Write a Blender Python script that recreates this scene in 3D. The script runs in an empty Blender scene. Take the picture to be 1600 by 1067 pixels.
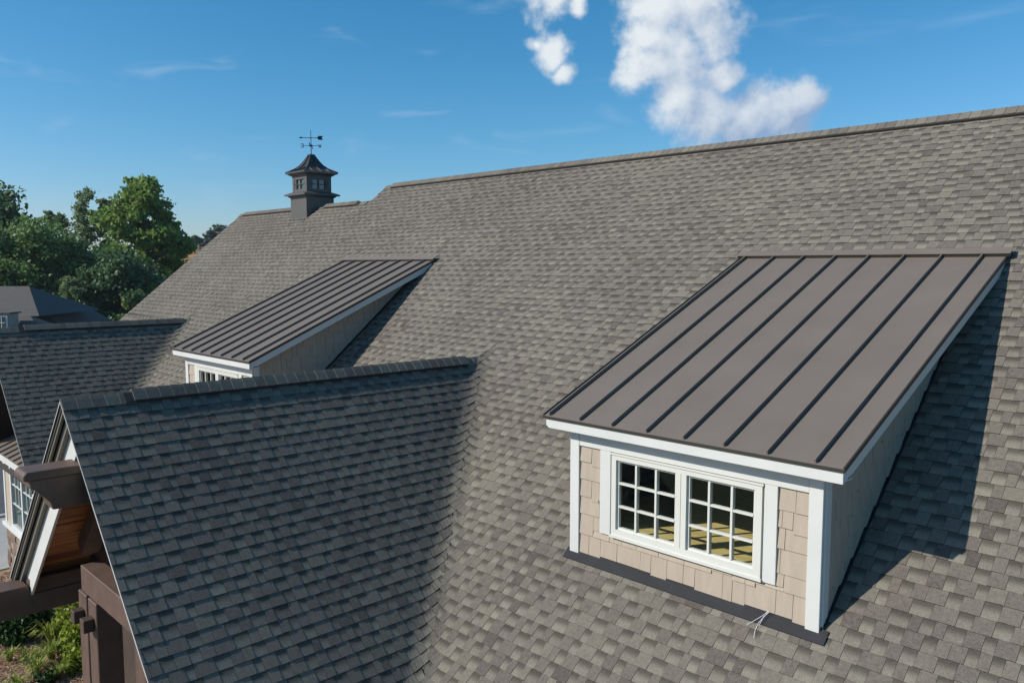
import bpy, bmesh, math, random
from math import radians, sin, cos, pi, sqrt
from mathutils import Vector, Matrix
import numpy as np
random.seed(7); RNG = np.random.default_rng(7)
SC = bpy.context.scene

# ------------------------------------------------------------------ camera, sky, sun, exposure
cd = bpy.data.cameras.new('camera'); cam = bpy.data.objects.new('camera', cd); SC.collection.objects.link(cam)
CAM = Vector((2.9953, -6.4896, 3.0656)); cam.location = CAM
cam.rotation_euler = (radians(90-5.2224), 0, radians(46.07))
cd.sensor_width = 36; cd.lens = 28.807; cd.clip_start = 0.05; cd.clip_end = 6000
SC.camera = cam
F_ = Vector((-0.71719841, 0.69089911, -0.09102116)); R_ = Vector((0.69378248, 0.72018461, 0.0)); U_ = R_.cross(F_)
SC.view_settings.view_transform = 'Standard'; SC.view_settings.look = 'None'
SC.view_settings.exposure = 0.0; SC.view_settings.gamma = 1.0
SC.view_settings.use_curve_mapping = False
SUN_EL, SUN_TRAVEL = 33.2, Vector((0.410, 0.729, -0.548)).normalized()
sd = bpy.data.lights.new('sun', 'SUN'); sd.energy = 4.8; sd.angle = radians(0.53); sd.color = (1.0, 0.94, 0.84)
so = bpy.data.objects.new('sun', sd); SC.collection.objects.link(so)
so.rotation_euler = SUN_TRAVEL.to_track_quat('-Z', 'Y').to_euler(); so.location = (-20, -40, 40)

W = bpy.data.worlds.new('World'); SC.world = W; W.use_nodes = True
wn, wl = W.node_tree.nodes, W.node_tree.links
for n in list(wn): wn.remove(n)
def cloud_group():
    g = bpy.data.node_groups.new('cloud_density', 'ShaderNodeTree')
    g.interface.new_socket('Vector', in_out='INPUT', socket_type='NodeSocketVector')
    g.interface.new_socket('Density', in_out='OUTPUT', socket_type='NodeSocketFloat')
    N, L = g.nodes, g.links
    gi = N.new('NodeGroupInput'); go = N.new('NodeGroupOutput')
    last = None
    # lobes of the two cumulus heaps: direction and angular radius
    lobes = [(1030, 20, 70), (1085, 10, 62), (1115, 45, 55), (1010, 100, 52), (1050, 95, 66), (1060, 150, 62),
             (1105, 175, 62), (1130, 120, 34), (1170, 180, 62), (1215, 180, 52), (1255, 165, 38), (1140, 205, 52),
             (858, -4, 44), (897, 8, 22), (866, 84, 33), (884, 112, 24), (838, 70, 16), (1060, -60, 90), (1010, 60, 50), (1230, 195, 50), (1120, 190, 60)]
    nz = N.new('ShaderNodeTexNoise'); nz.inputs['Scale'].default_value = 13; nz.inputs['Detail'].default_value = 3
    L.new(gi.outputs[0], nz.inputs['Vector'])
    sub = N.new('ShaderNodeVectorMath'); sub.operation = 'SUBTRACT'; sub.inputs[1].default_value = (.5, .5, .5); L.new(nz.outputs['Color'], sub.inputs[0])
    scl = N.new('ShaderNodeVectorMath'); scl.operation = 'SCALE'; scl.inputs['Scale'].default_value = 0.05; L.new(sub.outputs[0], scl.inputs[0])
    wv = N.new('ShaderNodeVectorMath'); wv.operation = 'ADD'; L.new(gi.outputs[0], wv.inputs[0]); L.new(scl.outputs[0], wv.inputs[1])
    for (u, v, r) in lobes:
        d = (F_ + R_*((u-800)/1280.3) + U_*((533.5-v)/1280.3)).normalized()
        di = N.new('ShaderNodeVectorMath'); di.operation = 'DISTANCE'; di.inputs[1].default_value = d; L.new(wv.outputs[0], di.inputs[0])
        mm = N.new('ShaderNodeMath'); mm.operation = 'MULTIPLY_ADD'; mm.inputs[1].default_value = -1280.3/r; mm.inputs[2].default_value = 1.0
        L.new(di.outputs['Value'], mm.inputs[0])
        if last is None: last = mm
        else:
            mx = N.new('ShaderNodeMath'); mx.operation = 'SMOOTH_MAX'; mx.inputs[2].default_value = 0.25
            L.new(last.outputs[0], mx.inputs[0]); L.new(mm.outputs[0], mx.inputs[1]); last = mx
    n2 = N.new('ShaderNodeTexNoise'); n2.inputs['Scale'].default_value = 30; n2.inputs['Detail'].default_value = 10; n2.inputs['Roughness'].default_value = 0.58
    L.new(gi.outputs[0], n2.inputs['Vector'])
    a = N.new('ShaderNodeMath'); a.operation = 'MULTIPLY_ADD'; a.inputs[1].default_value = 1.5; a.inputs[2].default_value = -0.70; L.new(n2.outputs['Fac'], a.inputs[0])
    b = N.new('ShaderNodeMath'); b.operation = 'ADD'; L.new(last.outputs[0], b.inputs[0]); L.new(a.outputs[0], b.inputs[1])
    L.new(b.outputs[0], go.inputs[0])
    return g
CG = cloud_group()
sky = wn.new('ShaderNodeTexSky'); sky.sky_type = 'NISHITA'; sky.sun_disc = False
sky.sun_elevation = radians(SUN_EL); sky.sun_rotation = math.atan2(-0.410, -0.729) % (2*pi)
sky.air_density = 1.0; sky.dust_density = 0.4; sky.ozone_density = 2.0; sky.altitude = 100
# colour response of the camera to the clear sky: one formula for the whole dome
sps = wn.new('ShaderNodeSeparateColor'); wl.new(sky.outputs[0], sps.inputs[0])
def wmath(op, a, b):
    n = wn.new('ShaderNodeMath'); n.operation = op
    for i, v in enumerate((a, b)):
        if isinstance(v, (int, float)): n.inputs[i].default_value = v
        else: wl.new(v, n.inputs[i])
    return n.outputs[0]
rr_ = wmath('MINIMUM', wmath('MULTIPLY', wmath('POWER', sps.outputs[0], 1.75), 0.235), wmath('MULTIPLY', sps.outputs[0], 0.95))
gg_ = wmath('MULTIPLY', sps.outputs[1], 1.0); bb_ = wmath('MULTIPLY', sps.outputs[2], 1.28)
hs = wn.new('ShaderNodeCombineColor'); wl.new(rr_, hs.inputs[0]); wl.new(gg_, hs.inputs[1]); wl.new(bb_, hs.inputs[2])
tc = wn.new('ShaderNodeTexCoord')
d1 = wn.new('ShaderNodeGroup'); d1.node_tree = CG; wl.new(tc.outputs['Generated'], d1.inputs[0])
off = wn.new('ShaderNodeVectorMath'); off.operation = 'ADD'
od = (-R_*0.75 + U_*0.65)*0.028; off.inputs[1].default_value = od; wl.new(tc.outputs['Generated'], off.inputs[0])
d2 = wn.new('ShaderNodeGroup'); d2.node_tree = CG; wl.new(off.outputs[0], d2.inputs[0])
al = wn.new('ShaderNodeMapRange'); al.interpolation_type = 'SMOOTHSTEP'; al.inputs['From Min'].default_value = 0.0; al.inputs['From Max'].default_value = 0.70; al.inputs['To Max'].default_value = 0.97; wl.new(d1.outputs[0], al.inputs['Value'])
df = wn.new('ShaderNodeMath'); df.operation = 'SUBTRACT'; wl.new(d1.outputs[0], df.inputs[0]); wl.new(d2.outputs[0], df.inputs[1])
sh = wn.new('ShaderNodeMapRange'); sh.inputs['From Min'].default_value = -0.75; sh.inputs['From Max'].default_value = 0.62; wl.new(df.outputs[0], sh.inputs['Value'])
cdot = wn.new('ShaderNodeVectorMath'); cdot.operation = 'DOT_PRODUCT'; cdot.inputs[1].default_value = (-R_*0.75 + U_*0.65); wl.new(tc.outputs['Generated'], cdot.inputs[0])
c0_ = (F_ + R_*((1090-800)/1280.3) + U_*((533.5-90)/1280.3)).normalized().dot(-R_*0.75 + U_*0.65)
shb = wmath('MINIMUM', wmath('MAXIMUM', wmath('ADD', sh.outputs[0], wmath('MULTIPLY', wmath('SUBTRACT', cdot.outputs['Value'], c0_), 2.6)), 0.0), 1.0)
cc = wn.new('ShaderNodeMix'); cc.data_type = 'RGBA'; cc.inputs['A'].default_value = (2.9, 4.1, 6.1, 1); cc.inputs['B'].default_value = (8.2, 8.7, 9.0, 1)
wl.new(shb, cc.inputs['Factor'])
ci_map = wn.new('ShaderNodeMapping'); ci_map.vector_type = 'POINT'; ci_map.inputs['Rotation'].default_value = (0.35, -0.3, 0.7); ci_map.inputs['Scale'].default_value = (2.2, 9, 26); wl.new(tc.outputs['Generated'], ci_map.inputs['Vector'])
ci = wn.new('ShaderNodeTexNoise'); ci.inputs['Scale'].default_value = 1.1; ci.inputs['Detail'].default_value = 6; ci.inputs['Distortion'].default_value = 0.6; wl.new(ci_map.outputs[0], ci.inputs['Vector'])
cir = wn.new('ShaderNodeMapRange'); cir.interpolation_type = 'SMOOTHSTEP'; cir.inputs['From Min'].default_value = 0.56; cir.inputs['From Max'].default_value = 0.84; cir.inputs['To Max'].default_value = 0.42; wl.new(ci.outputs['Fac'], cir.inputs['Value'])
m1 = wn.new('ShaderNodeMix'); m1.data_type = 'RGBA'; m1.inputs['B'].default_value = (4.6, 6.2, 8.2, 1)
wl.new(cir.outputs[0], m1.inputs['Factor']); wl.new(hs.outputs[0], m1.inputs['A'])
m2 = wn.new('ShaderNodeMix'); m2.data_type = 'RGBA'; wl.new(al.outputs[0], m2.inputs['Factor']); wl.new(m1.outputs['Result'], m2.inputs['A']); wl.new(cc.outputs['Result'], m2.inputs['B'])
bg = wn.new('ShaderNodeBackground'); bg.inputs['Strength'].default_value = 0.1; wl.new(m2.outputs['Result'], bg.inputs['Color'])
wo = wn.new('ShaderNodeOutputWorld'); wl.new(bg.outputs[0], wo.inputs['Surface'])

# ------------------------------------------------------------------ materials
def nmat(name):
    m = bpy.data.materials.new(name); m.use_nodes = True
    return m, m.node_tree.nodes, m.node_tree.links, m.node_tree.nodes['Principled BSDF']
def mat(name, col, rough=0.6, var=0.12, scale=6.0, stretch=(1, 1, 1), bump=0.0, bscale=60.0, metal=0.0, spec=0.5, col2=None, detail=5, lo=0.3, hi=0.7):
    m, N, L, B = nmat(name)
    B.inputs['Roughness'].default_value = rough; B.inputs['Metallic'].default_value = metal
    B.inputs['Specular IOR Level'].default_value = spec
    t = N.new('ShaderNodeTexCoord'); mp = N.new('ShaderNodeMapping'); mp.inputs['Scale'].default_value = stretch
    L.new(t.outputs['Object'], mp.inputs['Vector'])
    n = N.new('ShaderNodeTexNoise'); n.inputs['Scale'].default_value = scale; n.inputs['Detail'].default_value = detail
    n.inputs['Roughness'].default_value = 0.6
    L.new(mp.outputs[0], n.inputs['Vector'])
    r = N.new('ShaderNodeMapRange'); r.inputs['From Min'].default_value = lo; r.inputs['From Max'].default_value = hi; L.new(n.outputs['Fac'], r.inputs['Value'])
    mx = N.new('ShaderNodeMix'); mx.data_type = 'RGBA'
    c2 = col2 or tuple(c*(1-var) for c in col)
    c1 = col if col2 else tuple(min(1, c*(1+var)) for c in col)
    mx.inputs['A'].default_value = (*c2, 1); mx.inputs['B'].default_value = (*c1, 1); L.new(r.outputs[0], mx.inputs['Factor'])
    L.new(mx.outputs['Result'], B.inputs['Base Color'])
    if bump:
        n2 = N.new('ShaderNodeTexNoise'); n2.inputs['Scale'].default_value = bscale; n2.inputs['Detail'].default_value = 4; L.new(mp.outputs[0], n2.inputs['Vector'])
        b = N.new('ShaderNodeBump'); b.inputs['Strength'].default_value = bump; b.inputs['Distance'].default_value = 0.01
        L.new(n2.outputs['Fac'], b.inputs['Height']); L.new(b.outputs[0], B.inputs['Normal'])
    return m
M = {}
M['white'] = mat('white_trim_paint', (0.60, 0.605, 0.58), 0.5, 0.04, 2.0, bump=0.05)
M['cream'] = mat('cream_window_vinyl', (0.62, 0.62, 0.57), 0.4, 0.03, 2.0)
M['siding'] = mat('beige_fibre_cement', (0.40, 0.333, 0.262), 0.7, 0.07, 3.0, bump=0.25, bscale=25, stretch=(6, 6, 1))
M['metal'] = mat('bronze_roof_metal', (0.168, 0.142, 0.120), 0.5, 0.06, 1.6, metal=0.0, spec=0.25, bump=0.2, bscale=2.2)
M['metal_dark'] = mat('dark_bronze_trim', (0.045, 0.040, 0.033), 0.4, 0.1, 2.0, metal=0.2)
M['flash'] = mat('slate_flashing', (0.016, 0.017, 0.021), 0.55, 0.3, 3.0, spec=0.3)
M['deck'] = mat('roof_underlay', (0.03, 0.028, 0.026), 0.9, 0.2, 6.0)
M['timber'] = mat('stained_timber', (0.105, 0.066, 0.050), 0.6, 0.22, 5.0, stretch=(1, 1, 1), bump=0.2, bscale=40)
M['timber_dark'] = mat('dark_timber_and_porch_shade', (0.060, 0.040, 0.030), 0.6, 0.2, 5.0, bump=0.2)  # dark timber; the sheet behind the porch wears it as painted shade
M['plywood'] = mat('plywood_subfloor', (0.78, 0.58, 0.25), 0.7, 0.15, 3.0, stretch=(1, 6, 1), col2=(0.55, 0.37, 0.14))
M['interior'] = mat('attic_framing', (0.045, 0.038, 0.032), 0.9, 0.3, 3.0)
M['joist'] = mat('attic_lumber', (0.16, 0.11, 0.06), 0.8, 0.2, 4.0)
M['cupola'] = mat('grey_brown_cupola_paint', (0.088, 0.081, 0.073), 0.5, 0.06, 2.0)
M['cupola_roof'] = mat('cupola_roof_metal', (0.105, 0.088, 0.078), 0.28, 0.12, 3.0, metal=0.6)
M['iron'] = mat('black_iron', (0.02, 0.022, 0.026), 0.5, 0.2, 4.0, metal=0.5)
M['stucco'] = mat('beige_wall', (0.42, 0.35, 0.27), 0.8, 0.08, 3.0, bump=0.2)
M['asphalt'] = mat('asphalt', (0.075, 0.077, 0.085), 0.9, 0.2, 2.0, bump=0.3)
M['concrete'] = mat('pale_concrete', (0.34, 0.34, 0.33), 0.9, 0.1, 1.5, bump=0.2)
M['crown'] = mat('olive_grey_trim', (0.16, 0.15, 0.12), 0.6, 0.06, 2.0)
M['asphalt_edge'] = mat('cut_asphalt_edge', (0.03, 0.028, 0.026), 0.9, 0.2, 20.0)
M['kerb'] = mat('kerb_concrete', (0.42, 0.41, 0.39), 0.9, 0.1, 1.5)
M['osb'] = mat('orange_sheathing', (0.62, 0.36, 0.13), 0.8, 0.12, 4.0)
M['far_roof'] = mat('far_roof_shingle', (0.086, 0.079, 0.072), 0.9, 0.18, 3.0, stretch=(1, 1, 6))
M['far_wall'] = mat('far_wall', (0.30, 0.26, 0.22), 0.9, 0.1, 2.0)
M['twine'] = mat('white_twine', (0.75, 0.75, 0.78), 0.8, 0.05, 5.0)
M['bark'] = mat('tree_bark', (0.10, 0.075, 0.055), 0.9, 0.3, 4.0, stretch=(1, 1, .2), bump=0.5)
def plank_mat():
    m, N, L, B = nmat('warm_wood_soffit'); B.inputs['Roughness'].default_value = 0.45
    oi = N.new('ShaderNodeObjectInfo'); t = N.new('ShaderNodeTexCoord'); mp = N.new('ShaderNodeMapping'); mp.inputs['Scale'].default_value = (14, 1.2, 14)
    L.new(t.outputs['Object'], mp.inputs['Vector']); n = N.new('ShaderNodeTexNoise'); n.inputs['Scale'].default_value = 2.2; n.inputs['Detail'].default_value = 5; L.new(mp.outputs[0], n.inputs['Vector'])
    a = N.new('ShaderNodeMath'); a.operation = 'ADD'; L.new(n.outputs['Fac'], a.inputs[0])
    b = N.new('ShaderNodeMath'); b.operation = 'MULTIPLY_ADD'; b.inputs[1].default_value = 0.55; b.inputs[2].default_value = -0.28; L.new(oi.outputs['Random'], b.inputs[0]); L.new(b.outputs[0], a.inputs[1])
    r = N.new('ShaderNodeValToRGB'); r.color_ramp.elements[0].position = 0.25; r.color_ramp.elements[0].color = (0.17, 0.06, 0.022, 1)
    r.color_ramp.elements[1].position = 0.8; r.color_ramp.elements[1].color = (0.66, 0.27, 0.09, 1); L.new(a.outputs[0], r.inputs[0]); L.new(r.outputs[0], B.inputs['Base Color'])
    return m
M['soffit_wood'] = plank_mat()
def glass_mat(name, tint=(0.9, 0.97, 0.94), refl=1.0):
    m = bpy.data.materials.new(name); m.use_nodes = True; N, L = m.node_tree.nodes, m.node_tree.links
    for n in list(N): N.remove(n)
    o = N.new('ShaderNodeOutputMaterial'); mx = N.new('ShaderNodeMixShader'); tr = N.new('ShaderNodeBsdfTransparent'); gl = N.new('ShaderNodeBsdfGlossy')
    tr.inputs[0].default_value = (*tint, 1); gl.inputs['Roughness'].default_value = 0.02; gl.inputs['Color'].default_value = (refl, refl, refl, 1)
    g = N.new('ShaderNodeNewGeometry'); dt = N.new('ShaderNodeVectorMath'); dt.operation = 'DOT_PRODUCT'; L.new(g.outputs['Incoming'], dt.inputs[0]); L.new(g.outputs['Normal'], dt.inputs[1])
    ab = N.new('ShaderNodeMath'); ab.operation = 'ABSOLUTE'; L.new(dt.outputs['Value'], ab.inputs[0])
    om = N.new('ShaderNodeMath'); om.operation = 'SUBTRACT'; om.inputs[0].default_value = 1; L.new(ab.outputs[0], om.inputs[1])
    pw = N.new('ShaderNodeMath'); pw.operation = 'POWER'; pw.inputs[1].default_value = 5; L.new(om.outputs[0], pw.inputs[0])
    fr = N.new('ShaderNodeMath'); fr.operation = 'MULTIPLY_ADD'; fr.inputs[1].default_value = .93; fr.inputs[2].default_value = .07; L.new(pw.outputs[0], fr.inputs[0])
    L.new(fr.outputs[0], mx.inputs[0]); L.new(tr.outputs[0], mx.inputs[1]); L.new(gl.outputs[0], mx.inputs[2]); L.new(mx.outputs[0], o.inputs['Surface'])
    return m
M['glass'] = glass_mat('window_glass')
M['far_glass'] = mat('dark_green_window_glass', (0.05, 0.085, 0.075), 0.06, 0.4, 1.5, spec=1.0)
def shingle_mat():
    m, N, L, B = nmat('laminated_asphalt_shingle'); B.inputs['Roughness'].default_value = 0.92; B.inputs['Specular IOR Level'].default_value = 0.25
    at = N.new('ShaderNodeAttribute'); at.attribute_name = 'tone'
    sp = N.new('ShaderNodeSeparateColor'); L.new(at.outputs['Color'], sp.inputs[0])
    geo = N.new('ShaderNodeNewGeometry')
    big = N.new('ShaderNodeTexNoise'); big.inputs['Scale'].default_value = 0.55; big.inputs['Detail'].default_value = 3; L.new(geo.outputs['Position'], big.inputs['Vector'])
    gr = N.new('ShaderNodeTexNoise'); gr.inputs['Scale'].default_value = 115; gr.inputs['Detail'].default_value = 3; gr.inputs['Roughness'].default_value = 0.75; L.new(geo.outputs['Position'], gr.inputs['Vector'])
    md = N.new('ShaderNodeTexNoise'); md.inputs['Scale'].default_value = 28; md.inputs['Detail'].default_value = 4; L.new(geo.outputs['Position'], md.inputs['Vector'])
    def madd(src, k, c):
        n = N.new('ShaderNodeMath'); n.operation = 'MULTIPLY_ADD'; n.inputs[1].default_value = k; n.inputs[2].default_value = c; L.new(src, n.inputs[0]); return n.outputs[0]
    def add(a, b, op='ADD'):
        n = N.new('ShaderNodeMath'); n.operation = op; L.new(a, n.inputs[0]); L.new(b, n.inputs[1]); return n.outputs[0]
    f = add(sp.outputs[0], madd(big.outputs['Fac'], 0.6, -0.30)); f = add(f, madd(md.outputs['Fac'], 0.6, -0.30)); f = add(f, madd(gr.outputs['Fac'], 1.9, -0.95))
    r = N.new('ShaderNodeValToRGB'); e = r.color_ramp.elements
    e[0].position = 0.0; e[0].color = (0.080, 0.068, 0.060, 1); e[1].position = 1.0; e[1].color = (0.228, 0.214, 0.168, 1)
    k = e.new(0.45); k.color = (0.152, 0.136, 0.112, 1)
    k = e.new(0.22); k.color = (0.120, 0.103, 0.090, 1)
    L.new(f, r.inputs[0])
    # the printed dark band at the head of the lower laminate: pigment of the product
    band = N.new('ShaderNodeMapRange'); band.interpolation_type = 'SMOOTHSTEP'; band.inputs['From Min'].default_value = 0.26; band.inputs['From Max'].default_value = 0.80
    band.inputs['To Min'].default_value = 1.12; band.inputs['To Max'].default_value = 0.47
    vv = add(sp.outputs[2], madd(md.outputs['Fac'], 0.35, -0.17)); L.new(vv, band.inputs['Value'])
    mixf = N.new('ShaderNodeMix'); mixf.data_type = 'FLOAT'; mixf.inputs['A'].default_value = 1.0; L.new(sp.outputs[1], mixf.inputs['Factor']); L.new(band.outputs[0], mixf.inputs['B'])
    mul = N.new('ShaderNodeVectorMath'); mul.operation = 'SCALE'; L.new(r.outputs[0], mul.inputs[0]); L.new(mixf.outputs['Result'], mul.inputs['Scale'])
    L.new(mul.outputs[0], B.inputs['Base Color'])
    b = N.new('ShaderNodeBump'); b.inputs['Strength'].default_value = 0.35; b.inputs['Distance'].default_value = 0.004; L.new(gr.outputs['Fac'], b.inputs['Height']); L.new(b.outputs[0], B.inputs['Normal'])
    return m
M['shingle'] = shingle_mat()
def stone_mat():
    m, N, L, B = nmat('stacked_stone'); B.inputs['Roughness'].default_value = 0.9
    oi = N.new('ShaderNodeObjectInfo'); r = N.new('ShaderNodeValToRGB'); e = r.color_ramp.elements
    e[0].color = (0.16, 0.11, 0.08, 1); e[1].color = (0.40, 0.33, 0.25, 1); k = e.new(.5); k.color = (0.27, 0.19, 0.14, 1); L.new(oi.outputs['Random'], r.inputs[0])
    n = N.new('ShaderNodeTexNoise'); n.inputs['Scale'].default_value = 22; t = N.new('ShaderNodeTexCoord'); L.new(t.outputs['Object'], n.inputs['Vector'])
    mx = N.new('ShaderNodeMix'); mx.data_type = 'RGBA'; mx.blend_type = 'MULTIPLY'; mx.inputs['Factor'].default_value = .5; L.new(r.outputs[0], mx.inputs['A']); L.new(n.outputs['Color'], mx.inputs['B'])
    L.new(mx.outputs['Result'], B.inputs['Base Color']); return m
M['stone'] = stone_mat()
M['mortar'] = mat('mortar', (0.2, 0.17, 0.14), 0.9, 0.1, 4)
def ground_mat(name, cols, scale, sc2=None):
    m, N, L, B = nmat(name); B.inputs['Roughness'].default_value = 0.95
    g = N.new('ShaderNodeNewGeometry'); n = N.new('ShaderNodeTexNoise'); n.inputs['Scale'].default_value = scale; n.inputs['Detail'].default_value = 8; n.inputs['Roughness'].default_value = .7; L.new(g.outputs['Position'], n.inputs['Vector'])
    r = N.new('ShaderNodeValToRGB'); e = r.color_ramp.elements; e[0].position = .32; e[1].position = .7
    e[0].color = (*cols[0], 1); e[1].color = (*cols[-1], 1)
    for i, c in enumerate(cols[1:-1]): k = e.new(.32+.38*(i+1)/(len(cols)-1)); k.color = (*c, 1)
    L.new(n.outputs['Fac'], r.inputs[0]); L.new(r.outputs[0], B.inputs['Base Color'])
    b = N.new('ShaderNodeBump'); b.inputs['Strength'].default_value = .8; b.inputs['Distance'].default_value = .04; L.new(n.outputs['Fac'], b.inputs['Height']); L.new(b.outputs[0], B.inputs['Normal'])
    return m
M['grass'] = ground_mat('grass_ground', [(0.035, 0.055, 0.018), (0.06, 0.085, 0.028), (0.10, 0.11, 0.045)], 2.5)
M['mulch'] = ground_mat('pine_straw_mulch', [(0.16, 0.09, 0.055), (0.32, 0.20, 0.13), (0.50, 0.36, 0.25)], 14)
def leaf_mat(name, dark, light, trans=0.35, hue=0.0):
    m, N, L, B = nmat(name); B.inputs['Roughness'].default_value = 0.5; B.inputs['Specular IOR Level'].default_value = 0.3
    at = N.new('ShaderNodeAttribute'); at.attribute_name = 'leaf'
    mx = N.new('ShaderNodeMix'); mx.data_type = 'RGBA'; mx.inputs['A'].default_value = (*dark, 1); mx.inputs['B'].default_value = (*light, 1)
    L.new(at.outputs['Fac'], mx.inputs['Factor']); L.new(mx.outputs['Result'], B.inputs['Base Color'])
    tr = N.new('ShaderNodeBsdfTranslucent'); L.new(mx.outputs['Result'], tr.inputs[0]); ms = N.new('ShaderNodeMixShader'); ms.inputs[0].default_value = trans
    o = N['Material Output']; L.new(B.outputs[0], ms.inputs[1]); L.new(tr.outputs[0], ms.inputs[2]); L.new(ms.outputs[0], o.inputs['Surface'])
    return m
M['leaf_mid'] = leaf_mat('leaf_mid_green', (0.098, 0.174, 0.055), (0.223, 0.331, 0.105), .45)
M['leaf_dark'] = leaf_mat('leaf_dark_green', (0.056, 0.116, 0.052), (0.129, 0.214, 0.082), .4)
M['leaf_bright'] = leaf_mat('leaf_bright_green', (0.127, 0.215, 0.045), (0.277, 0.388, 0.093), .5)
M['leaf_olive'] = leaf_mat('leaf_olive_green', (0.133, 0.194, 0.087), (0.268, 0.339, 0.164), .45)
M['leaf_far'] = leaf_mat('leaf_far_hazed_green', (0.072, 0.117, 0.078), (0.124, 0.169, 0.111), .4)  # bluish green: the haze of distance is put into the leaf colour
M['leaf_lime'] = leaf_mat('leaf_lime_green', (0.16, 0.22, 0.02), (0.38, 0.44, 0.06))
M['leaf_gloss'] = leaf_mat('leaf_glossy_green', (0.018, 0.05, 0.012), (0.05, 0.12, 0.03), 0.2)
M['blade'] = leaf_mat('grass_blade', (0.17, 0.23, 0.035), (0.42, 0.46, 0.10), 0.35)
M['petal'] = mat('red_petal', (0.45, 0.03, 0.06), 0.6, 0.1, 5)

# ------------------------------------------------------------------ mesh helpers
class MB:
    def __init__(s): s.v = []; s.f = []
    def add(s, vs, fs):
        b = len(s.v); s.v += [tuple(p) for p in vs]; s.f += [tuple(i+b for i in f) for f in fs]; return s
    def box(s, x0, x1, y0, y1, z0, z1):
        return s.add([(x0,y0,z0),(x1,y0,z0),(x1,y1,z0),(x0,y1,z0),(x0,y0,z1),(x1,y0,z1),(x1,y1,z1),(x0,y1,z1)],
                     [(0,3,2,1),(4,5,6,7),(0,1,5,4),(1,2,6,5),(2,3,7,6),(3,0,4,7)])
    def obox(s, o, a, b, c):
        o, a, b, c = map(Vector, (o, a, b, c))
        P = [o, o+a, o+a+b, o+b, o+c, o+a+c, o+a+b+c, o+b+c]
        fs = [(0,3,2,1),(4,5,6,7),(0,1,5,4),(1,2,6,5),(2,3,7,6),(3,0,4,7)]
        if a.cross(b).dot(c) < 0: fs = [f[::-1] for f in fs]
        return s.add(P, fs)
    def prism(s, poly, ext):          # poly: list of 3d points (planar), ext: extrusion vector
        n = len(poly); ext = Vector(ext); P = [Vector(p) for p in poly]
        nn = sum((P[i].cross(P[(i+1) % n]) for i in range(n)), Vector())
        if nn.dot(ext) > 0: P = P[::-1]
        return s.add(P+[p+ext for p in P], [tuple(range(n)), tuple(range(2*n-1, n-1, -1))] + [(i, n+i, n+(i+1) % n, (i+1) % n)[::1] for i in range(n)])
    def tube(s, a, b, r0, r1=None, seg=8):
        a, b = Vector(a), Vector(b); r1 = r0 if r1 is None else r1
        d = (b-a).normalized(); x = d.orthogonal().normalized(); y = d.cross(x)
        vs = [a+(x*cos(2*pi*i/seg)+y*sin(2*pi*i/seg))*r0 for i in range(seg)]+[b+(x*cos(2*pi*i/seg)+y*sin(2*pi*i/seg))*r1 for i in range(seg)]
        return s.add(vs, [(i, (i+1) % seg, seg+(i+1) % seg, seg+i) for i in range(seg)]+[tuple(range(seg-1, -1, -1)), tuple(range(seg, 2*seg))])
    def mesh(s, name, m):
        me = bpy.data.meshes.new(name); me.from_pydata(s.v, [], s.f); me.materials.append(m); me.update(); return me
    def build(s, name, m, parent=None, bevel=0.0, label=None, kind=None):
        me = s.mesh(name, m)
        bm = bmesh.new(); bm.from_mesh(me); bmesh.ops.recalc_face_normals(bm, faces=bm.faces)
        if bevel: bmesh.ops.bevel(bm, geom=list(bm.edges), offset=bevel, segments=1, affect='EDGES')
        bm.to_mesh(me); bm.free()
        return link(name, me, parent, label, kind)
def link(name, me, parent=None, label=None, kind=None, loc=None):
    o = bpy.data.objects.new(name, me); SC.collection.objects.link(o)
    if parent is not None: o.parent = parent
    if label: o['label'] = label
    if kind: o['kind'] = kind
    if loc is not None: o.location = loc
    return o
def empty(name, loc=(0, 0, 0)):
    o = bpy.data.objects.new(name, None); SC.collection.objects.link(o); o.location = loc; o.empty_display_size = .2; return o
def tag(o, label, cat, group=None):
    o['label'] = label; o['category'] = cat
    if group: o['group'] = group
    return o

# ------------------------------------------------------------------ dimensions (metres)
MS = 0.834                                    # slope of the main roof (10 in 12)
GZ = -4.5                                     # ground
YR, YR2, XR, XL, XE = 6.157, 5.657, -14.861, -22.107, 7.5
YE = -2.0                                    # eave of the main roof
G1X, G1Z, G1Y = -6.424, 1.658, -4.0           # entrance gable: ridge x, ridge z, front y
G2X, G2Z, G2Y = -17.70, 1.700, -2.4
HW1, HW1L, HW2 = 3.12, 2.66, 3.0                          # half widths of the gables
DW, DX2 = 2.8, -10.132                        # dormer width, offset of the far dormer
DXO, DYO, DHB, DS, DYU = 0.249, 0.2, 1.4733, 0.4323, 3.778
def zmain(x, y): return MS*y
def zg1(x, y): return G1Z-abs(x-G1X)
def zg2(x, y): return G2Z-abs(x-G2X)
def smax(a, b, k=0.26):
    h = max(k-abs(a-b), 0)/k
    return max(a, b)+h*h*k*0.25

house = empty('clubhouse', (-7, 2, GZ))
tag(house, 'large clubhouse with long shingled roofs, white dormers and timber entrance gable', 'building')
def part(mb, name, m, label=None, parent=None, bevel=0, kind=None):   # parts keep world coordinates
    p = parent or house
    o = mb.build(name, m, p, bevel, label, kind)
    off = Vector(house.location)
    if p is house: o.location = -off
    return o

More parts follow.
